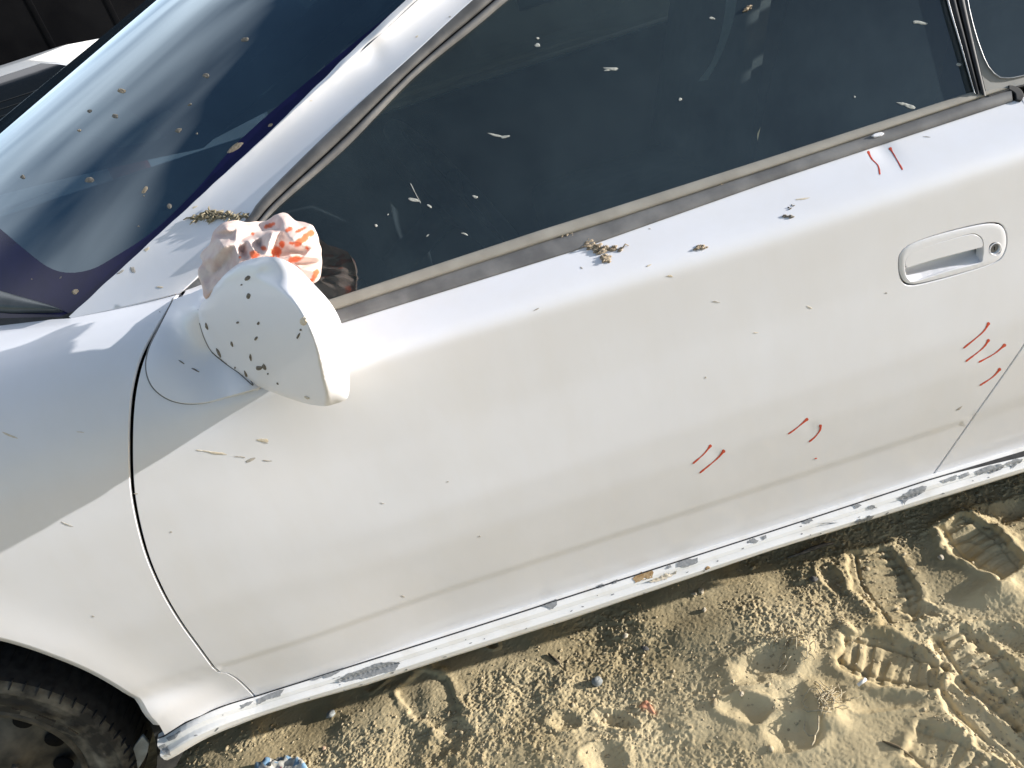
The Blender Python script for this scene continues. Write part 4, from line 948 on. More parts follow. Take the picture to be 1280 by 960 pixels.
# clumps resting on the car: things of their own
ICO = {}
def ico(sub):
    if sub not in ICO:
        bm = bmesh.new(); bmesh.ops.create_icosphere(bm, subdivisions=sub, radius=1); bm.verts.index_update()
        ICO[sub] = (np.array([v.co[:] for v in bm.verts]), [tuple(v.index for v in f.verts) for f in bm.faces]); bm.free()
    return ICO[sub]
def lump(mb, c, r, seed, sub=2, rough=.35, freq=1.3):
    v, f = ico(sub); off = Vector((seed * 3.1, seed * 1.7, seed * .9))
    d = np.array([1 + rough * (mnoise.noise(Vector(p) * freq + off) + .5 * mnoise.noise(Vector(p) * freq * 2.7 + off)) for p in v])
    mb.add(v * d[:, None] * np.asarray(r) + np.asarray(c), f)
def clump(name, surf, pts, label, cat_, group, mat, straw=0, seed=1):
    """pts: pixel x, y, radius(px). Crumbs piled along them."""
    r_ = np.random.default_rng(seed); mb = MB(); c0 = surf.hit([pts[0][:2]])[0]
    for (x, y, rad) in pts:
        k = max(3, int(rad * (1.6 if straw < 20 else .7)))
        for j in range(k):
            a, q = r_.uniform(0, 6.28), rad * math.sqrt(r_.random()) * .85
            p = np.array([[x + q * math.cos(a), y + q * math.sin(a) * .75]]); P0 = surf.hit(p)[0]; N0 = surf_normals(surf, p)[0]
            s_ = rad * .00092 * r_.uniform(.34, .66)
            lump(mb, P0 + N0 * s_ * .35 - c0, (s_ * r_.uniform(1.0, 2.0), s_ * r_.uniform(.7, 1.3), s_ * r_.uniform(.5, 1.0)), seed * 50 + j + x, 2, .85, 1.6)
    for j in range(straw):
        x, y, rad = pts[r_.integers(len(pts))]; p = np.array([[x + r_.normal() * rad * .7, y + r_.normal() * rad * .35]])
        P0 = surf.hit(p)[0] - c0; N0 = surf_normals(surf, p)[0]; d = r_.normal(size=3) * np.array([.013, .006, .004]); d -= N0 * (d @ N0) * .6
        mb.tube([P0 + N0 * .002, P0 + N0 * .0035 + d * .5 + r_.normal(size=3) * .002, P0 + N0 * .002 + d * .95], [.0014, .0013, .0006], 4)
    o = mb.build(name, mat); o.location = c0; tag(o, label, cat_, group); return o
G_ = 'mud crumbs lying on the white car'
clump('mud_clump', SIDE, [(728, 301, 6), (735, 304, 7), (742, 309, 7), (749, 314, 6), (757, 311, 4), (766, 311, 5), (776, 312, 4), (757, 322, 5.5), (760, 325, 5)], 'largest dried mud clump, branching, on the door top below the side window', 'mud clump', G_, MUD, 6, 3)
clump('mud_clump', SIDE, [(706, 297, 4), (713, 295, 5)], 'small dried mud crumb lodged on the grey belt moulding', 'mud clump', G_, MUD, 0, 4)
clump('mud_clump', SIDE, [(874, 310, 4.5), (880, 309, 4)], 'single brown mud crumb on the door shoulder between clump and handle', 'mud clump', G_, MUD, 0, 5)
clump('mud_clump', SIDE, [(981, 271, 3.5), (987, 271, 3.5)], 'dark grey mud crumb on the door shoulder, lower of a close pair', 'mud clump', G_, MUDG, 0, 6)
clump('mud_clump', SIDE, [(987, 260.5, 2.2), (991, 257, 2.2)], 'thin grey mud crumb on the door shoulder, upper of a close pair', 'mud clump', G_, MUDG, 0, 7)
clump('mud_clump', SIDE, [(898, 232, 3.2), (903, 230, 2.6)], 'tiny pale mud crumb stuck on the moulding right of the big clump', 'mud clump', G_, MUD, 0, 8)
clump('mud_clump', FnSurf(lambda x_, z_: np.interp(z_, *DOOR_T) + .004), [(931, 12, 3.2), (936, 9, 3.4), (939, 8, 2)], 'brown mud crumb stuck high on the dark side window', 'mud clump', G_, MUD, 0, 9)
clump('straw_clump', PILL2, [(243, 274, 3), (250, 272, 5), (257, 269, 7), (264, 272, 8), (268, 267, 6), (274, 270, 6), (284, 270, 6), (292, 271, 5), (300, 271, 5), (307, 271, 5)], 'clump of dried grass and mud on the windscreen pillar beside the rag', 'dried grass', None, pmat('straw_mud', (.20, .17, .115), (.38, .33, .23), 180., .95, .15, bump=.5), 70, 10)

# ------------------------------------------------------------------ rag tucked behind the mirror
rag_c = [(257.5, 374, .028), (252, 356, .04), (247, 341, .055), (253, 327, .075), (250, 319, .095), (261, 306, .10), (266, 291, .11), (276, 281, .115), (291, 276.7, .12), (306, 278, .12), (320, 278, .12), (334, 276, .11), (346.6, 268, .095), (359, 267.7, .085), (370, 277, .065), (390, 282, .045), (399, 302, .025), (402, 325, .008), (400.5, 345, .0), (391.5, 355, .0), (370, 358, .005), (340, 352, -.01), (312, 342, -.008), (298, 340, -.012), (287, 350, -.006), (272, 365, .012)]
rag_out = cat([p[:2] for p in rag_c], 2.5, True)
rng2 = np.random.default_rng(4)
rag_out = rag_out + np.array([[1.0 * mnoise.noise((p[0] * .12, p[1] * .12, 5.)), 1.0 * mnoise.noise((p[0] * .12, p[1] * .12, 9.))] for p in rag_out])
rag_z = [(400, 310, .035), (480, 300, .045), (570, 300, .065), (430, 352, .045), (560, 350, .055), (660, 320, .075), (740, 345, .010), (660, 362, .022), (560, 395, .018), (470, 420, .014), (390, 440, .012), (640, 420, .030), (520, 470, .032), (400, 540, .032), (300, 650, .034), (330, 500, .026), (690, 420, -.014), (600, 470, -.020), (500, 540, -.016), (410, 640, -.006), (330, 720, .004), (280, 770, .012), (730, 345, -.004), (700, 420, -.022), (668, 498, -.024), (762, 400, .014), (745, 465, .008), (790, 350, .020), (820, 275, .035), (800, 320, .014), (900, 330, .002), (980, 322, .012), (870, 400, -.014), (940, 420, -.014), (1010, 430, .0), (840, 470, .010), (930, 482, .012), (1040, 480, .016), (800, 520, -.014), (860, 510, -.016), (950, 505, -.010), (1050, 510, .002), (860, 545, .006), (960, 550, .016), (1040, 545, .014), (920, 590, -.008), (1000, 590, -.006), (1055, 600, .004), (970, 650, .0), (1020, 660, -.002), (640, 285, .125), (720, 288, .10), (750, 260, .08), (800, 250, .055), (860, 250, .065), (620, 620, .01),
         (260, 800, .020), (205, 620, .045), (240, 540, .050), (215, 500, .085), (285, 425, .070), (310, 340, .075), (370, 285, .085), (450, 260, .09), (600, 265, .115), (690, 255, .12), (760, 205, .11), (835, 205, .10), (890, 262, .075), (1000, 285, .050), (1052, 400, .030), (1078, 530, .015), (1066, 640, .005), (1010, 700, .0), (930, 645, .012), (860, 560, .02), (760, 515, .0), (660, 505, -.008), (560, 522, -.010), (480, 572, -.005), (430, 622, -.001), (380, 682, .005), (320, 752, .013), (150, 900, .05), (1150, 760, .02), (1130, 180, .10), (150, 250, .11), (600, 140, .14), (620, 800, .02)]
rz = np.array(rag_z); rz[:, 0] = 210 + rz[:, 0] / 5.565; rz[:, 1] = 230 + rz[:, 1] / 5.565
rd = delaunay_2d_cdt([Vector(p) for p in rz[:, :2]], [], [], 0, 1e-5); rdv = np.array([v[:] for v in rd[0]]); rdt = np.array(rd[2])
rdy = np.array([rz[np.argmin(((rz[:, :2] - v) ** 2).sum(1)), 2] for v in rdv])
def rag_lin(X):
    """planar facets between the folds"""
    y = np.full(len(X), .03); done = np.zeros(len(X), bool)
    for t_ in rdt:
        a, b, c = rdv[t_]; det = (b[1] - c[1]) * (a[0] - c[0]) + (c[0] - b[0]) * (a[1] - c[1])
        if abs(det) < 1e-9: continue
        l1 = ((b[1] - c[1]) * (X[:, 0] - c[0]) + (c[0] - b[0]) * (X[:, 1] - c[1])) / det; l2 = ((c[1] - a[1]) * (X[:, 0] - c[0]) + (a[0] - c[0]) * (X[:, 1] - c[1])) / det; l3 = 1 - l1 - l2
        m_ = (l1 > -1e-6) & (l2 > -1e-6) & (l3 > -1e-6) & ~done
        y[m_] = l1[m_] * rdy[t_[0]] + l2[m_] * rdy[t_[1]] + l3[m_] * rdy[t_[2]]; done |= m_
    return y
def rag_y(X):
    X = np.array([(p[0] + 1.6 * mnoise.noise((p[0] * .07, p[1] * .07, 2.)), p[1] + 1.6 * mnoise.noise((p[0] * .07, p[1] * .07, 6.))) for p in X])
    y = 0; ws_ = 0
    for ox, oy, w_ in ((0, 0, 2.), (1.5, 0, 1.), (-1.5, 0, 1.), (0, 1.5, 1.), (0, -1.5, 1.), (2.4, 2.4, .5), (-2.4, 2.4, .5), (2.4, -2.4, .5), (-2.4, -2.4, .5)):
        y = y + w_ * rag_lin(X + [ox, oy]); ws_ += w_
    nz = np.array([1 - abs(mnoise.noise((p[0] * .10 + p[1] * .05, p[1] * .16 - p[0] * .05, 3.3))) * 2 for p in X])
    return y / ws_ - .0013 * np.maximum(nz, 0) ** 2
P, T = fill(rag_out, (), 1.7)
do = np.min(np.linalg.norm(P[:, None] - rag_out[None], axis=2), 1)
y0 = rag_y(P); y0 = y0 + .006 * np.exp(-do / 2.0)
Vr = at_y(P, y0); Vbk = at_y(P, y0 + .003 + .05 * sstep(0, 18, do))
bnd = do < .01
Fr = orient(Vr, T); Fk = orient(Vbk, T)[:, ::-1] + len(Vr)
rc = Vr.mean(0)
# one sheet at the hem: give it a turned edge of its own
ring = np.array([Vr[np.argmin(((P - q) ** 2).sum(1))] for q in rag_out]); kb = len(Vr) * 2; nb = len(ring)
ringb = ring + [0, .003, 0]
Fh = [(kb + i, kb + (i + 1) % nb, kb + nb + (i + 1) % nb, kb + nb + i) for i in range(nb)]
stains = [(378, 300, 9, 5, -40), (345, 314, 8, 7, -40), (352, 306, 4, 5, 0), (318, 318, 6, 5, 30), (370, 324, 11, 4, -10), (282, 350, 4, 9, 55), (394, 343, 4, 7, 20), (388, 291, 4, 5, 0), (362, 286, 5, 3, -30), (375, 288, 9, 2, -25), (337, 282, 8, 3, -20), (330, 310, 4, 3, 0), (388, 351, 6, 2, -20), (316, 292, 2, 2, 0), (340, 322, 5, 3, -40), (364, 304, 3, 2, 0), (300, 322, 2, 2, 0), (384, 310, 3, 2, 30)]
def stain(X):
    s_ = np.zeros(len(X))
    for x, y, a, b, ang in stains:
        c_, q = math.cos(R(ang)), math.sin(R(ang)); dx, dy = X[:, 0] - x, X[:, 1] - y
        u_, w_ = (dx * c_ + dy * q) / a, (-dx * q + dy * c_) / b
        n_2 = np.array([mnoise.noise((p[0] * .16, p[1] * .16, 1.5)) + .35 * mnoise.noise((p[0] * .4, p[1] * .4, 4.)) for p in X])
        s_ = np.maximum(s_, sstep(1.15, .75, np.sqrt(u_ * u_ + w_ * w_) + .55 * n_2))
    return s_
stv = np.r_[stain(P), stain(P), np.zeros(2 * nb)]
rag = mesh_ob('rag', np.r_[Vr, Vbk, ring, ringb] - rc, [*map(tuple, Fr), *map(tuple, Fk), *Fh], PAINT)
rag.location = rc
at_ = rag.data.attributes.new('stain', 'FLOAT', 'POINT'); at_.data.foreach_set('value', stv.astype(np.float32))
m = bpy.data.materials.new('stained_rag'); m.use_nodes = True; n, l = m.node_tree.nodes, m.node_tree.links; b = n['Principled BSDF']
t = n.new('ShaderNodeTexCoord'); no = n.new('ShaderNodeTexNoise'); no.inputs['Scale'].default_value = 45; no.inputs['Detail'].default_value = 6; l.new(t.outputs['Object'], no.inputs[0])
r_ = n.new('ShaderNodeValToRGB'); r_.color_ramp.elements[0].color = (.62, .46, .42, 1); r_.color_ramp.elements[1].color = (.72, .60, .54, 1); r_.color_ramp.elements[0].position = .35; r_.color_ramp.elements[1].position = .6; l.new(no.outputs[0], r_.inputs[0])
an = n.new('ShaderNodeAttribute'); an.attribute_name = 'stain'; mxx_ = n.new('ShaderNodeMix'); mxx_.data_type = 'RGBA'; mxx_.inputs[7].default_value = (.66, .15, .07, 1)
l.new(an.outputs['Fac'], mxx_.inputs[0]); l.new(r_.outputs[0], mxx_.inputs[6]); l.new(mxx_.outputs[2], b.inputs['Base Color'])
b.inputs['Roughness'].default_value = .9; b.inputs['Specular IOR Level'].default_value = .15
wv = n.new('ShaderNodeTexNoise'); wv.inputs['Scale'].default_value = 900; l.new(t.outputs['Object'], wv.inputs[0]); bp_n = n.new('ShaderNodeBump'); bp_n.inputs['Strength'].default_value = .25; bp_n.inputs['Distance'].default_value = .001
l.new(wv.outputs[0], bp_n.inputs['Height']); l.new(bp_n.outputs[0], b.inputs['Normal'])
rag.data.materials.clear(); rag.data.materials.append(m)
tag(rag, 'crumpled off white rag with orange red stains tucked behind the door mirror', 'rag')

# ------------------------------------------------------------------ ground
def vnoise(x, y, seed):
    xi, yi = np.floor(x).astype(np.int64), np.floor(y).astype(np.int64); fx, fy = x - xi, y - yi
    fx, fy = fx * fx * fx * (fx * (fx * 6 - 15) + 10), fy * fy * fy * (fy * (fy * 6 - 15) + 10)
    def h(a, b_):
        q = (a * 374761393 + b_ * 668265263 + seed * 1442695041) & 0xffffffff
        q = ((q ^ (q >> 13)) * 1274126177) & 0xffffffff
        return ((q ^ (q >> 16)) & 0xffff) / 32767.5 - 1
    return (h(xi, yi) * (1 - fx) + h(xi + 1, yi) * fx) * (1 - fy) + (h(xi, yi + 1) * (1 - fx) + h(xi + 1, yi + 1) * fx) * fy
def g2(px): p = at_z([px])[0]; return p[0], p[1]
def sole(x, y, heel, toe, wid, dep, bars, tread=.006, rim=.007, edge=.010, seed=0, along=False):
    (x0, y0), (x1, y1) = g2(heel), g2(toe); L = math.hypot(x1 - x0, y1 - y0); ux, uy = (x1 - x0) / L, (y1 - y0) / L
    a = (x - x0) * ux + (y - y0) * uy; c = -(x - x0) * uy + (y - y0) * ux
    wob = .006 * vnoise(x * 40, y * 40, seed + 3) + .003 * vnoise(x * 110, y * 110, seed + 4)
    hw = wid / 2 * (.82 + .22 * np.sin(np.clip(a / L, 0, 1) * 5.2 - .6))
    q = np.maximum(np.abs(c) - hw, np.maximum(-a, a - L)) + wob            # signed distance outside
    m_ = sstep(edge * .5, -edge * .5, q)
    z = -.7 * dep * m_ + .7 * rim * np.exp(-((q - edge) / .011) ** 2) * (.5 + .6 * vnoise(x * 30, y * 30, seed + 9) ** 2)
    if bars:
        ph = (c if along else a) / bars + .25 * vnoise(x * 25, y * 25, seed + 6)
        z = z + .62 * tread * m_ * (.55 + .6 * sstep(-.3, .3, vnoise(x * 18, y * 18, seed + 15))) * sstep(-.45, .5, np.sin(2 * math.pi * ph)) * sstep(.004, -.012, q) * (.7 + .5 * vnoise(x * 45, y * 45, seed + 8))
        z = z - tread * .6 * m_ * np.exp(-((np.abs(c) - hw * .66) / .0035) ** 2)
    return z, m_
def hollow(x, y, p, rx, ry, ang, dep, rim=.004, seed=0):
    cx, cy_ = g2(p); ca, sa = math.cos(R(ang)), math.sin(R(ang)); u = ((x - cx) * ca + (y - cy_) * sa) / rx; w_ = (-(x - cx) * sa + (y - cy_) * ca) / ry
    d = np.sqrt(u * u + w_ * w_) + .22 * vnoise(x * 35, y * 35, seed + 20)
    return -dep * .62 * sstep(1.25, .25, d) + .5 * rim * np.exp(-((d - 1.25) / .25) ** 2)
def ground_z(x, y):
    z = .006 * vnoise(x * 3.1, y * 3.1, 1) + .006 * vnoise(x * 7.7, y * 7.7, 2) + .0035 * vnoise(x * 17, y * 17, 3)
    sand = np.zeros_like(x)
    for args in SOLES:
        dz, m_ = sole(x, y, *args[0], **args[1]); z = z + dz; sand = np.maximum(sand, m_)
    for a in HOLLOWS: z = z + hollow(x, y, *a)
    for (p, rx, ry, ang, h_) in MOUNDS: z = z - hollow(x, y, p, rx, ry, ang, h_, 0., 50)
    for wx in (-1.17, 1.44):
        for wy in (.16, 1.58): z = z - .075 * np.exp(-((x - wx) / .2) ** 2 - ((y - wy) / .16) ** 2)
    grit = sstep(-.25, .35, vnoise(x * 5, y * 5, 31) + .5 * vnoise(x * 13, y * 13, 32)); grit = grit * (1 - .75 * sand)
    cl = vnoise(x * 75, y * 75, 11); cl2 = vnoise(x * 150, y * 150, 12); cl3 = vnoise(x * 300, y * 300, 13)
    z = z + (.25 + .75 * grit) * (.0011 * cl + .0013 * np.maximum(cl2, -.2) + .0013 * cl3) + (.5 + .5 * grit) * .0010 * vnoise(x * 430, y * 430, 14)
    return z
SOLES = [(((1052, 812), (1178, 842), .105, .013, .026), dict(tread=.011, seed=1)), (((1085, 690), (1128, 775), .11, .010, .020), dict(tread=.007, seed=2)), (((1188, 790), (1290, 905), .10, .014, .026), dict(tread=.010, seed=3)),
         (((1190, 850), (1300, 960), .10, .012, .028), dict(tread=.009, seed=4, along=True)), (((1190, 655), (1268, 715), .10, .016, .022), dict(tread=.005, seed=5, rim=.014)), (((515, 850), (570, 905), .09, .005, .0), dict(tread=.0, seed=6)), (((1140, 925), (1260, 985), .10, .008, .024), dict(tread=.006, seed=7))]
HOLLOWS = [((958, 832), .060, .035, 0, .017, .005, 1), ((935, 888), .045, .026, -20, .016, .006, 2), ((992, 915), .045, .030, -10, .018, .004, 3), ((1105, 876), .055, .020, -12, .014, .004, 4), ((706, 900), .028, .020, -25, .014, .005, 5), ((770, 900), .045, .018, -40, .014, .004, 6), ((758, 950), .04, .03, -20, .016, .004, 7), ((1262, 640), .075, .030, -5, .028, .004, 8), ((1255, 800), .06, .035, -20, .018, .004, 9), ((1150, 760), .035, .018, -40, .014, .004, 10), ((560, 925), .05, .03, 30, .012, .004, 11), ((610, 800), .03, .012, -60, .010, .004, 12), ((470, 850), .03, .02, 20, .006, .003, 13), ((1040, 725), .018, .04, 0, .012, .004, 14), ((1205, 690), .03, .02, 0, .008, .003, 15)]
MOUNDS = [((1035, 885), .03, .06, 10, .018), ((1005, 815), .03, .03, 0, .010), ((620, 880), .05, .05, 0, .008), ((1205, 655), .06, .03, 0, .012), ((1060, 790), .012, .05, 0, .008), ((700, 860), .05, .03, 20, .006), ((1240, 740), .06, .03, -20, .010)]
def axis(lo, hi, d, far, g=1.12):
    a = list(np.arange(lo, hi, d)); s_ = d; p = a[-1]
    while p < far: s_ *= g; p += s_; a.append(p)
    s_ = d; p = lo; b_ = []
    while p > -far: s_ *= g; p -= s_; b_.append(p)
    return np.array(b_[::-1] + a)
gx, gy_ = axis(-.98, 1.02, .0021, 900, 1.14), axis(-.46, .34, .0019, 900, 1.14)
GX, GY = np.meshgrid(gx, gy_, indexing='ij')
dx_ = np.maximum(np.maximum(-.98 - GX, GX - 1.02), 0); dy_ = np.maximum(np.maximum(-.46 - GY, GY - .34), 0); far_ = np.hypot(dx_, dy_)
GZ = ground_z(GX, GY) * np.exp(-far_ / .6) + .03 * vnoise(GX * .9, GY * .9, 70) * sstep(.2, 2, far_) * np.exp(-far_ / 40)
ni, nj = GX.shape
me = bpy.data.meshes.new('sand_ground'); nv = ni * nj; nf = (ni - 1) * (nj - 1)
me.vertices.add(nv); me.vertices.foreach_set('co', np.stack([GX, GY, GZ], -1).astype(np.float32).ravel())
I, J = np.meshgrid(np.arange(ni - 1), np.arange(nj - 1), indexing='ij'); q = (I * nj + J)
lv = np.stack([q, q + nj, q + nj + 1, q + 1], -1).reshape(-1)
me.loops.add(nf * 4); me.loops.foreach_set('vertex_index', lv.astype(np.int32)); me.polygons.add(nf); me.polygons.foreach_set('loop_start', (np.arange(nf) * 4).astype(np.int32)); me.polygons.foreach_set('use_smooth', np.ones(nf, bool))
me.update(calc_edges=True)
SAND = pmat('dry_sand', (.37, .29, .160), (.62, .505, .305), 4.5, .95, .15, bump=.5, bscale=900., lo=.34, hi=.62, detail=12)
me.materials.append(SAND); ground = bpy.data.objects.new('ground', me); COL.objects.link(ground); ground['kind'] = 'structure'
def gz(x, y): return float(ground_z(np.array([x]), np.array([y]))[0])

# gravel crumbs nobody could count
k = 8000
u_ = rng.uniform(-.97, 1.0, k * 2); w_ = rng.uniform(-.45, .32, k * 2)
den = vnoise(u_ * 5, w_ * 5, 31) + .5 * vnoise(u_ * 13, w_ * 13, 32); ok = den + rng.uniform(-.5, .5, k * 2) > -.05
u_, w_ = u_[ok][:k], w_[ok][:k]; zz = ground_z(u_, w_)
v0, f0 = ico(1); f0 = np.array(f0)
sz = np.clip(rng.lognormal(math.log(.0018), .45, len(u_)), .001, .0075)
AV = []; 
base_v = np.array([[q * (1 + .35 * mnoise.noise(Vector(v0[i]) * 1.5 + Vector((s_ * 7., 0, 0)))) for q in v0[i]] for s_ in range(8) for i in range(len(v0))]).reshape(8, len(v0), 3)
rot = rng.uniform(0, 6.28, len(u_)); sc = np.c_[sz * rng.uniform(.8, 1.5, len(u_)), sz * rng.uniform(.7, 1.1, len(u_)), sz * rng.uniform(.32, .62, len(u_))]
B_v = base_v[rng.integers(0, 8, len(u_))] * sc[:, None, :]
ca, sa = np.cos(rot)[:, None], np.sin(rot)[:, None]
B_v = np.stack([B_v[..., 0] * ca - B_v[..., 1] * sa + u_[:, None], B_v[..., 0] * sa + B_v[..., 1] * ca + w_[:, None], B_v[..., 2] + (zz + sz * .15)[:, None]], -1)
Fg = (f0[None] + (np.arange(len(u_)) * len(v0))[:, None, None]).reshape(-1, 3)
me = bpy.data.meshes.new('gravel'); me.vertices.add(B_v.size // 3); me.vertices.foreach_set('co', B_v.astype(np.float32).ravel())
me.loops.add(Fg.size); me.loops.foreach_set('vertex_index', Fg.astype(np.int32).ravel()); me.polygons.add(len(Fg)); me.polygons.foreach_set('loop_start', (np.arange(len(Fg)) * 3).astype(np.int32)); me.update(calc_edges=True)
GRAV = pmat('gravel_crumbs', (.30, .24, .145), (.52, .43, .285), 55., .95, .15, lo=.35, hi=.68)
me.materials.append(GRAV); gr = bpy.data.objects.new('gravel', me); COL.objects.link(gr); gr['kind'] = 'stuff'

# things lying on the sand
def gpt(px): 
    x, y = g2(px); return np.array([x, y, gz(x, y)])
def pebble(px, r, label, mat, seed, group='pebbles lying on the sand'):
    mb = MB(); lump(mb, (0, 0, 0), (r, r * .8, r * .6), seed, 3, .35, 1.2); o = mb.build('pebble', mat); p = gpt(px); o.location = p + [0, 0, r * .3]; o.rotation_euler[2] = seed * 1.3
    return tag(o, label, 'pebble', group)
PEB = pmat('pale_pebble', (.44, .37, .27), (.60, .53, .42), 90., .9, .2, bump=.3); PEBD = pmat('dark_pebble', (.09, .085, .08), (.17, .16, .15), 90., .85, .3, bump=.3); PEBP = pmat('pink_pebble', (.50, .33, .22), (.58, .42, .30), 90., .9, .2)
GREYP = pmat('slate_grey', (.17, .18, .18), (.30, .31, .30), 60., .6, .4)
pebble((877, 742), .0075, 'pale pebble right of a near twin, in the shade edge below the sill', PEB, 1); pebble((868, 746), .0060, 'smaller pale pebble touching another, in the shade edge below the sill', PEB, 2)
pebble((782, 796), .0065, 'round tan pebble on gravel between the sill and the orange scrap', PEB, 3); pebble((404, 934), .0050, 'pinkish pebble near the patterned wrapper', PEBP, 4); pebble((413, 893), .0105, 'grey stone half in shade below the sill, left part of the sand', GREYP, 5)
pebble((881, 766), .0055, 'pale pebble on gravel just below the touching pair', PEB, 6); pebble((1017, 727), .0080, 'dark stone beside the pit above the ribbed print', PEBD, 7); pebble((928, 873), .0048, 'pale pebble on the rim of the shaded hollow', PEB, 8); pebble((806, 810), .0075, 'brown pebble in gravel right of the round tan one', PEBD, 9); pebble((1176, 697), .0065, 'whitish grit stone under the rimmed print', PEB, 11)
# grey cap lying tilted
mb = MB(); c0 = gpt((745, 852)); n = 20
V = []
for r, h in ((.0115, 0), (.0105, .006), (.009, .010), (.004, .012), (.0001, .0122)): V += [(r * math.cos(2 * math.pi * j / n), r * .85 * math.sin(2 * math.pi * j / n), h + .0006 * math.sin(5 * j)) for j in range(n)]
F = [(i * n + j, i * n + (j + 1) % n, (i + 1) * n + (j + 1) % n, (i + 1) * n + j) for i in range(4) for j in range(n)]
cap = mesh_ob('stone_chip', V, F, GREYP); cap.location = c0 + [0, 0, .003]; cap.rotation_euler = (R(20), R(38), R(15)); tag(cap, 'pale grey stone chip standing tilted on the sand with a long shadow', 'stone')
# orange scrap
def sheet(name, pxs, lift, mat, label, cat_, thick=.0012, step=3., seed=0):
    L = cat(pxs, 3., True); P, T = fill(L, (), step); V = at_z(P, 0.); z = ground_z(V[:, 0], V[:, 1]); c = V.mean(0); 
    V[:, 2] = z.mean() + (z - z.mean()) * .3 + lift * (.6 + .6 * np.array([mnoise.noise((p[0] * .13, p[1] * .13, seed)) for p in P])); F = orient(V, T)
    nn = len(V); V2 = V - [0, 0, thick]; bl = len(L); 
    Fs_ = [*map(tuple, F), *[tuple(f[::-1] + nn) for f in F]] + [(i, (i + 1) % bl, nn + (i + 1) % bl, nn + i) for i in range(bl)]
    c = V.mean(0); o = mesh_ob(name, np.r_[V, V2] - c, Fs_, mat); o.location = c; return tag(o, label, cat_)
sheet('paper_scrap', [(799, 884), (803, 878), (809, 877), (813, 882), (817, 887), (820, 895), (815, 893), (808, 887), (802, 887)], .009, pmat('orange_paper', (.62, .28, .16), (.70, .36, .22), 60., .8, .2), 'small torn orange pink paper scrap on the sand', 'scrap', seed=2.)
# short white stub
def stick(name, pts, r, mat, label, cat_, lift=.004, group=None, n=6, jit=0.):
    P = [gpt(p) + [0, 0, lift] for p in pts]; c = P[0]; mb = MB(); mb.tube([q - c for q in P], r, n); o = mb.build(name, mat); o.location = c; return tag(o, label, cat_, group)
stick('paper_stub', [(1072.5, 860), (1079, 856), (1082.5, 853)], .0030, pmat('white_paper', (.75, .73, .68), (.82, .80, .76), 60., .8, .2), 'short white paper stub at the edge of the ribbed shoe print', 'stub', .008)
stick('twig', [(1103, 927), (1112, 931), (1122, 936), (1132, 941), (1142, 946)], [.0012, .0026, .0028, .0024, .001], pmat('dark_twig', (.10, .08, .045), (.17, .13, .08), 90., .9, .2), 'thin dark twig pressed in the sand below the ribbed print', 'twig', .0015)
stick('twig', [(686, 818), (694, 825), (700, 830)], [.002, .003, .0016], pmat('dark_bark', (.05, .04, .03), (.11, .09, .07), 90., .9, .2), 'short dark twig among gravel near the sill', 'twig', .003)
stick('wire_scrap', [(985, 700), (1000, 695), (1015, 690), (1032, 684), (1042, 682)], [.002, .003, .005, .004, .002], pmat('dark_bark_strip', (.10, .085, .07), (.20, .17, .14), 90., .9, .2), 'dark curled bark strip on sand just below the sill', 'bark strip', .006)
# root tufts
def roots(px, strands, label, seed, spread):
    r_ = np.random.default_rng(seed); c = gpt(px); mb = MB()
    for j in range(strands):
        p = np.array([px[0] + r_.normal() * spread, px[1] + r_.normal() * spread * .9]); a = r_.uniform(0, 6.28); pts = []
        for s_ in range(7):
            q = gpt(p) + [0, 0, .003 + .007 * math.sin(s_ / 6 * math.pi) * r_.uniform(.3, 1.2)]; pts.append(q - c); a += r_.normal() * .55; p = p + np.array([math.cos(a), math.sin(a)]) * r_.uniform(2.4, 4.6)
        mb.tube(pts, [.0007, .0011, .0011, .001, .0009, .0007, .0004], 4)
    o = mb.build('root_tuft', STRAW); o.location = c; return tag(o, label, 'roots', 'dried root tufts on the sand')
roots((1033, 880), 34, 'pale tangle of dried roots on the sandy ridge, largest tuft', 21, 9)
roots((988, 812), 18, 'thin dried roots scattered up left of the largest tuft', 22, 12)
c = gpt((1018, 905)); mb = MB()
for pts in ([(1040, 898), (1025, 895), (1010, 893), (1004, 890)], [(1006, 902), (1005, 912), (1011, 919), (1019, 920), (1023, 913), (1024, 900)], [(1019, 920), (1018, 928), (1015, 935)]):
    mb.tube([gpt(p) + [0, 0, .006] - c for p in pts], .0016, 5)
o = mb.build('root_tuft', STRAW); o.location = c; tag(o, 'looped pale root lying in the shaded hollow', 'roots', 'dried root tufts on the sand')
# patterned wrapper at the bottom edge
m = bpy.data.materials.new('printed_wrapper'); m.use_nodes = True; n, l = m.node_tree.nodes, m.node_tree.links; b = n['Principled BSDF']
t = n.new('ShaderNodeTexCoord'); vo = n.new('ShaderNodeTexVoronoi'); vo.inputs['Scale'].default_value = 62; l.new(t.outputs['Object'], vo.inputs[0]); r_ = n.new('ShaderNodeValToRGB'); r_.color_ramp.interpolation = 'CONSTANT'
sx = n.new('ShaderNodeSeparateColor'); l.new(vo.outputs['Color'], sx.inputs[0]); l.new(sx.outputs[0], r_.inputs[0])
e = r_.color_ramp.elements; e[0].color = (.22, .36, .50, 1); e[1].position = .22; e[1].color = (.68, .64, .55, 1); q = e.new(.62); q.color = (.45, .12, .14, 1); q = e.new(.74); q.color = (.30, .42, .52, 1); q = e.new(.86); q.color = (.72, .68, .6, 1)
l.new(r_.outputs[0], b.inputs['Base Color']); b.inputs['Roughness'].default_value = .45
sheet('wrapper', [(318, 964), (330, 955), (345, 949), (362, 948), (376, 951), (384, 958), (386, 968), (370, 985), (340, 992), (322, 980)], .024, m, 'crumpled blue white and red printed wrapper on the sand', 'wrapper', .002, 4., 6.)

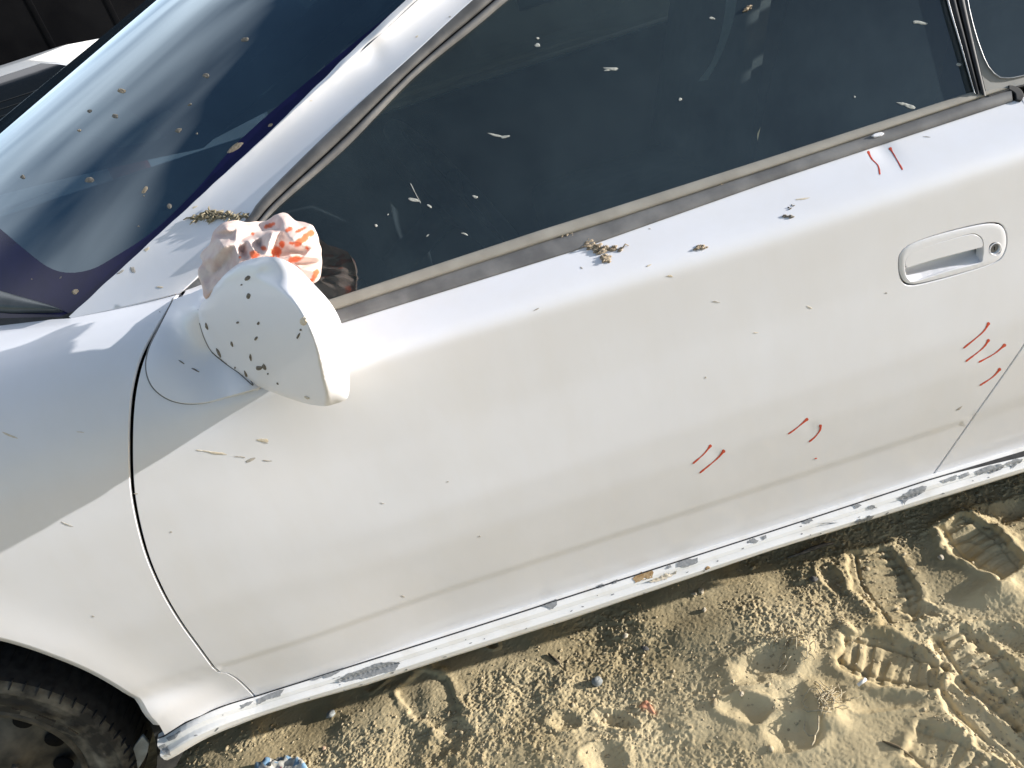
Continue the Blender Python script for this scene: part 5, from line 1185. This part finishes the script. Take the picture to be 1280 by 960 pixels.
# ------------------------------------------------------------------ vehicles beyond
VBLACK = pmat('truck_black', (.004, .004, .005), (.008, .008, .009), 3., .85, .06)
VGLASS = pmat('van_window', (.008, .010, .012), (.012, .014, .016), 3., .12, .3)
VLINE = pmat('heater_trace', (.04, .045, .05), (.06, .065, .07), 9., .6, .3)
VWHITE = pmat('hatch_white', (.74, .74, .73), (.78, .78, .77), 4., .3, .5, coat=.4)
LAMP = pmat('tail_lamp', (.35, .02, .02), (.45, .03, .03), 30., .25, .5)
def side_profile(name, prof, w0, w1, mat, root, bev=.05, crown=False):
    """extruded side outline, narrowing towards the roof"""
    zs = [p[1] for p in prof]; zm = max(zs); bm = bmesh.new(); loops = []
    def wd(z): return w0 if z < .9 else (w0 + (w1 - w0) * (z - .9) / (zm - .9) if not crown else float(np.interp(z, [.9, 1.33, 1.37, 1.42], [w0, .66, .52, .26])))
    a = [bm.verts.new((x, -wd(z), z)) for x, z in prof]; b_ = [bm.verts.new((x, wd(z), z)) for x, z in prof]
    bm.faces.new(a); bm.faces.new(b_[::-1]); k = len(prof)
    for i in range(k): bm.faces.new((a[(i + 1) % k], a[i], b_[i], b_[(i + 1) % k]))
    bmesh.ops.recalc_face_normals(bm, faces=bm.faces)
    bmesh.ops.bevel(bm, geom=bm.edges[:], offset=bev, segments=3, affect='EDGES', profile=.5, clamp_overlap=True)
    me = bpy.data.meshes.new(name); bm.to_mesh(me); bm.free(); me.polygons.foreach_set('use_smooth', [True] * len(me.polygons)); me.materials.append(mat)
    o = bpy.data.objects.new(name, me); COL.objects.link(o); o.parent = root; return o
def child(mb, name, mat, root, smooth=True):
    me = bpy.data.meshes.new(name); me.from_pydata(mb.v, [], mb.f); me.update(); me.materials.append(mat)
    if smooth: me.polygons.foreach_set('use_smooth', [True] * len(me.polygons))
    o = bpy.data.objects.new(name, me); COL.objects.link(o); o.parent = root; return o
def road_wheels(root, xs, w, r):
    for x in xs:
        for sg in (-1, 1):
            mb = MB(); pr = [(.55 * r, .02), (.62 * r, -.01), (.9 * r, -.015), (r, .01), (r, .19), (.9 * r, .21), (.3 * r, .2)]
            mb.lathe_y((x, sg * w if sg < 0 else w, r), [(a, yy * -sg) for a, yy in pr], 32); ty = child(mb, 'wheel', TYRE, root)
            mb = MB(); mb.lathe_y((x, sg * w, r), [(.60 * r, -sg * .005), (.55 * r, -sg * .03), (.3 * r, -sg * .015), (.0001, -sg * .02)], 24); h = child(mb, 'rim', TRIM, ty)
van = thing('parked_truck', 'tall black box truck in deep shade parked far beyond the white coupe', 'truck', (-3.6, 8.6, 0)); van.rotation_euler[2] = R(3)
side_profile('cargo_box', [(-3.6, .95), (2.0, .95), (2.0, 4.1), (-3.6, 4.1)], 1.15, 1.15, VBLACK, van, .05)  # box height stretched to give the windscreen a dark reflected band
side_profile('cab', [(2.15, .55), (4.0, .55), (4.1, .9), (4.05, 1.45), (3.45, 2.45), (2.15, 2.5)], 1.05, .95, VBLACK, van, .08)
mb = MB(); mb.box((.2, 0, .82), (7.4, .8, .2)); child(mb, 'chassis', VBLACK, van, False)
for sg in (-1, 1):
    mb = MB(); wA, wB = 1.05 - .10 * (1.5 - .9) / 1.6 + .012, 1.05 - .10 * (2.2 - .9) / 1.6 + .012
    mb.add([(2.4, sg * wA, 1.5), (3.85, sg * wA, 1.5), (3.45, sg * wB, 2.2), (2.4, sg * wB, 2.2)], [(0, 1, 2, 3)]); child(mb, 'window', VGLASS, van, False)
    for k in range(9):
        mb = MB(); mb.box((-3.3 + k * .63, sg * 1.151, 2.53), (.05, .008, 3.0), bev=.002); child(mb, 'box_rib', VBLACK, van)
    mb = MB(); mb.box((4.08, sg * .8, .95), (.10, .32, .20), bev=.03); child(mb, 'headlight', TRIM, van)
mb = MB(); mb.box((4.1, 0, .62), (.18, 2.1, .26), bev=.05); child(mb, 'front_bumper', VBLACK, van)
road_wheels(van, (-2.3, 3.2), 1.0, .45)

hatch = thing('parked_hatchback', 'white hatchback with dark rear window, only its roof edge showing past the windscreen', 'car', (-2.24, 3.45, -.105)); hatch.rotation_euler[2] = R(90)
# local x forward (+y in the world), tail towards the camera at x = 0
side_profile('body', [(.02, .25), (3.7, .25), (3.8, .55), (3.7, .78), (2.75, .92), (1.95, 1.36), (1.2, 1.42), (.40, 1.41), (.22, 1.37), (.12, 1.33), (-.06, .98), (-.08, .55)], .82, .60, VWHITE, hatch, .025, True)
mb = MB(); zt, zb3 = 1.375, 1.00; fx_ = lambda z: np.interp(z, [.98, 1.33, 1.40], [-.06, .12, .30]) - .012
hw_ = lambda z: float(np.interp(z, [.9, 1.33, 1.37, 1.42], [.82, .66, .52, .26])) - .045
V = [(fx_(z), y, z) for z in (zb3, 1.1, 1.2, 1.325, 1.35, zt) for y in np.linspace(-hw_(z), hw_(z), 10)]
mb.add(V, [(i * 10 + j, i * 10 + j + 1, (i + 1) * 10 + j + 1, (i + 1) * 10 + j) for i in range(5) for j in range(9)]); rw = child(mb, 'rear_window', VGLASS, hatch)
for k in range(9):
    z = 1.03 + k * .03; mb = MB(); mb.tube([(fx_(z) - .003, y, z) for y in np.linspace(-.56, .56, 8)], .0012, 4); child(mb, 'heater_line', VLINE, rw)
mb = MB(); mb.tube([(fx_(1.005) - .01, 0, 1.005), (fx_(1.03) - .014, -.5, 1.03)], [.012, .006], 6); child(mb, 'rear_wiper', BLACK, rw)
mb = MB(); mb.box((-.08, 0, .46), (.16, 1.62, .24), bev=.05); child(mb, 'rear_bumper', VWHITE, hatch)
for sg in (-1, 1):
    mb = MB(); mb.box((-.055, sg * .70, .82), (.06, .20, .26), bev=.02); child(mb, 'tail_lamp', LAMP, hatch)
    for x0, x1, xs0, xs1 in ((.45, 1.25, .55, 1.25), (1.35, 2.45, 1.35, 1.95)):
        mb = MB(); z0, z1 = .97, 1.30; wA, wB = .82 - .22 * (z0 - .9) / .52 + .01, .82 - .22 * (z1 - .9) / .52 + .01
        mb.add([(x0, sg * wA, z0), (x1, sg * wA, z0), (xs1, sg * wB, z1), (xs0, sg * wB, z1)], [(0, 1, 2, 3)]); child(mb, 'window', VGLASS, hatch, False)
mb = MB(); mb.box((-.095, 0, .62), (.02, .5, .11), bev=.004); child(mb, 'number_plate', TRIM, hatch)
road_wheels(hatch, (.62, 3.0), .76, .30)
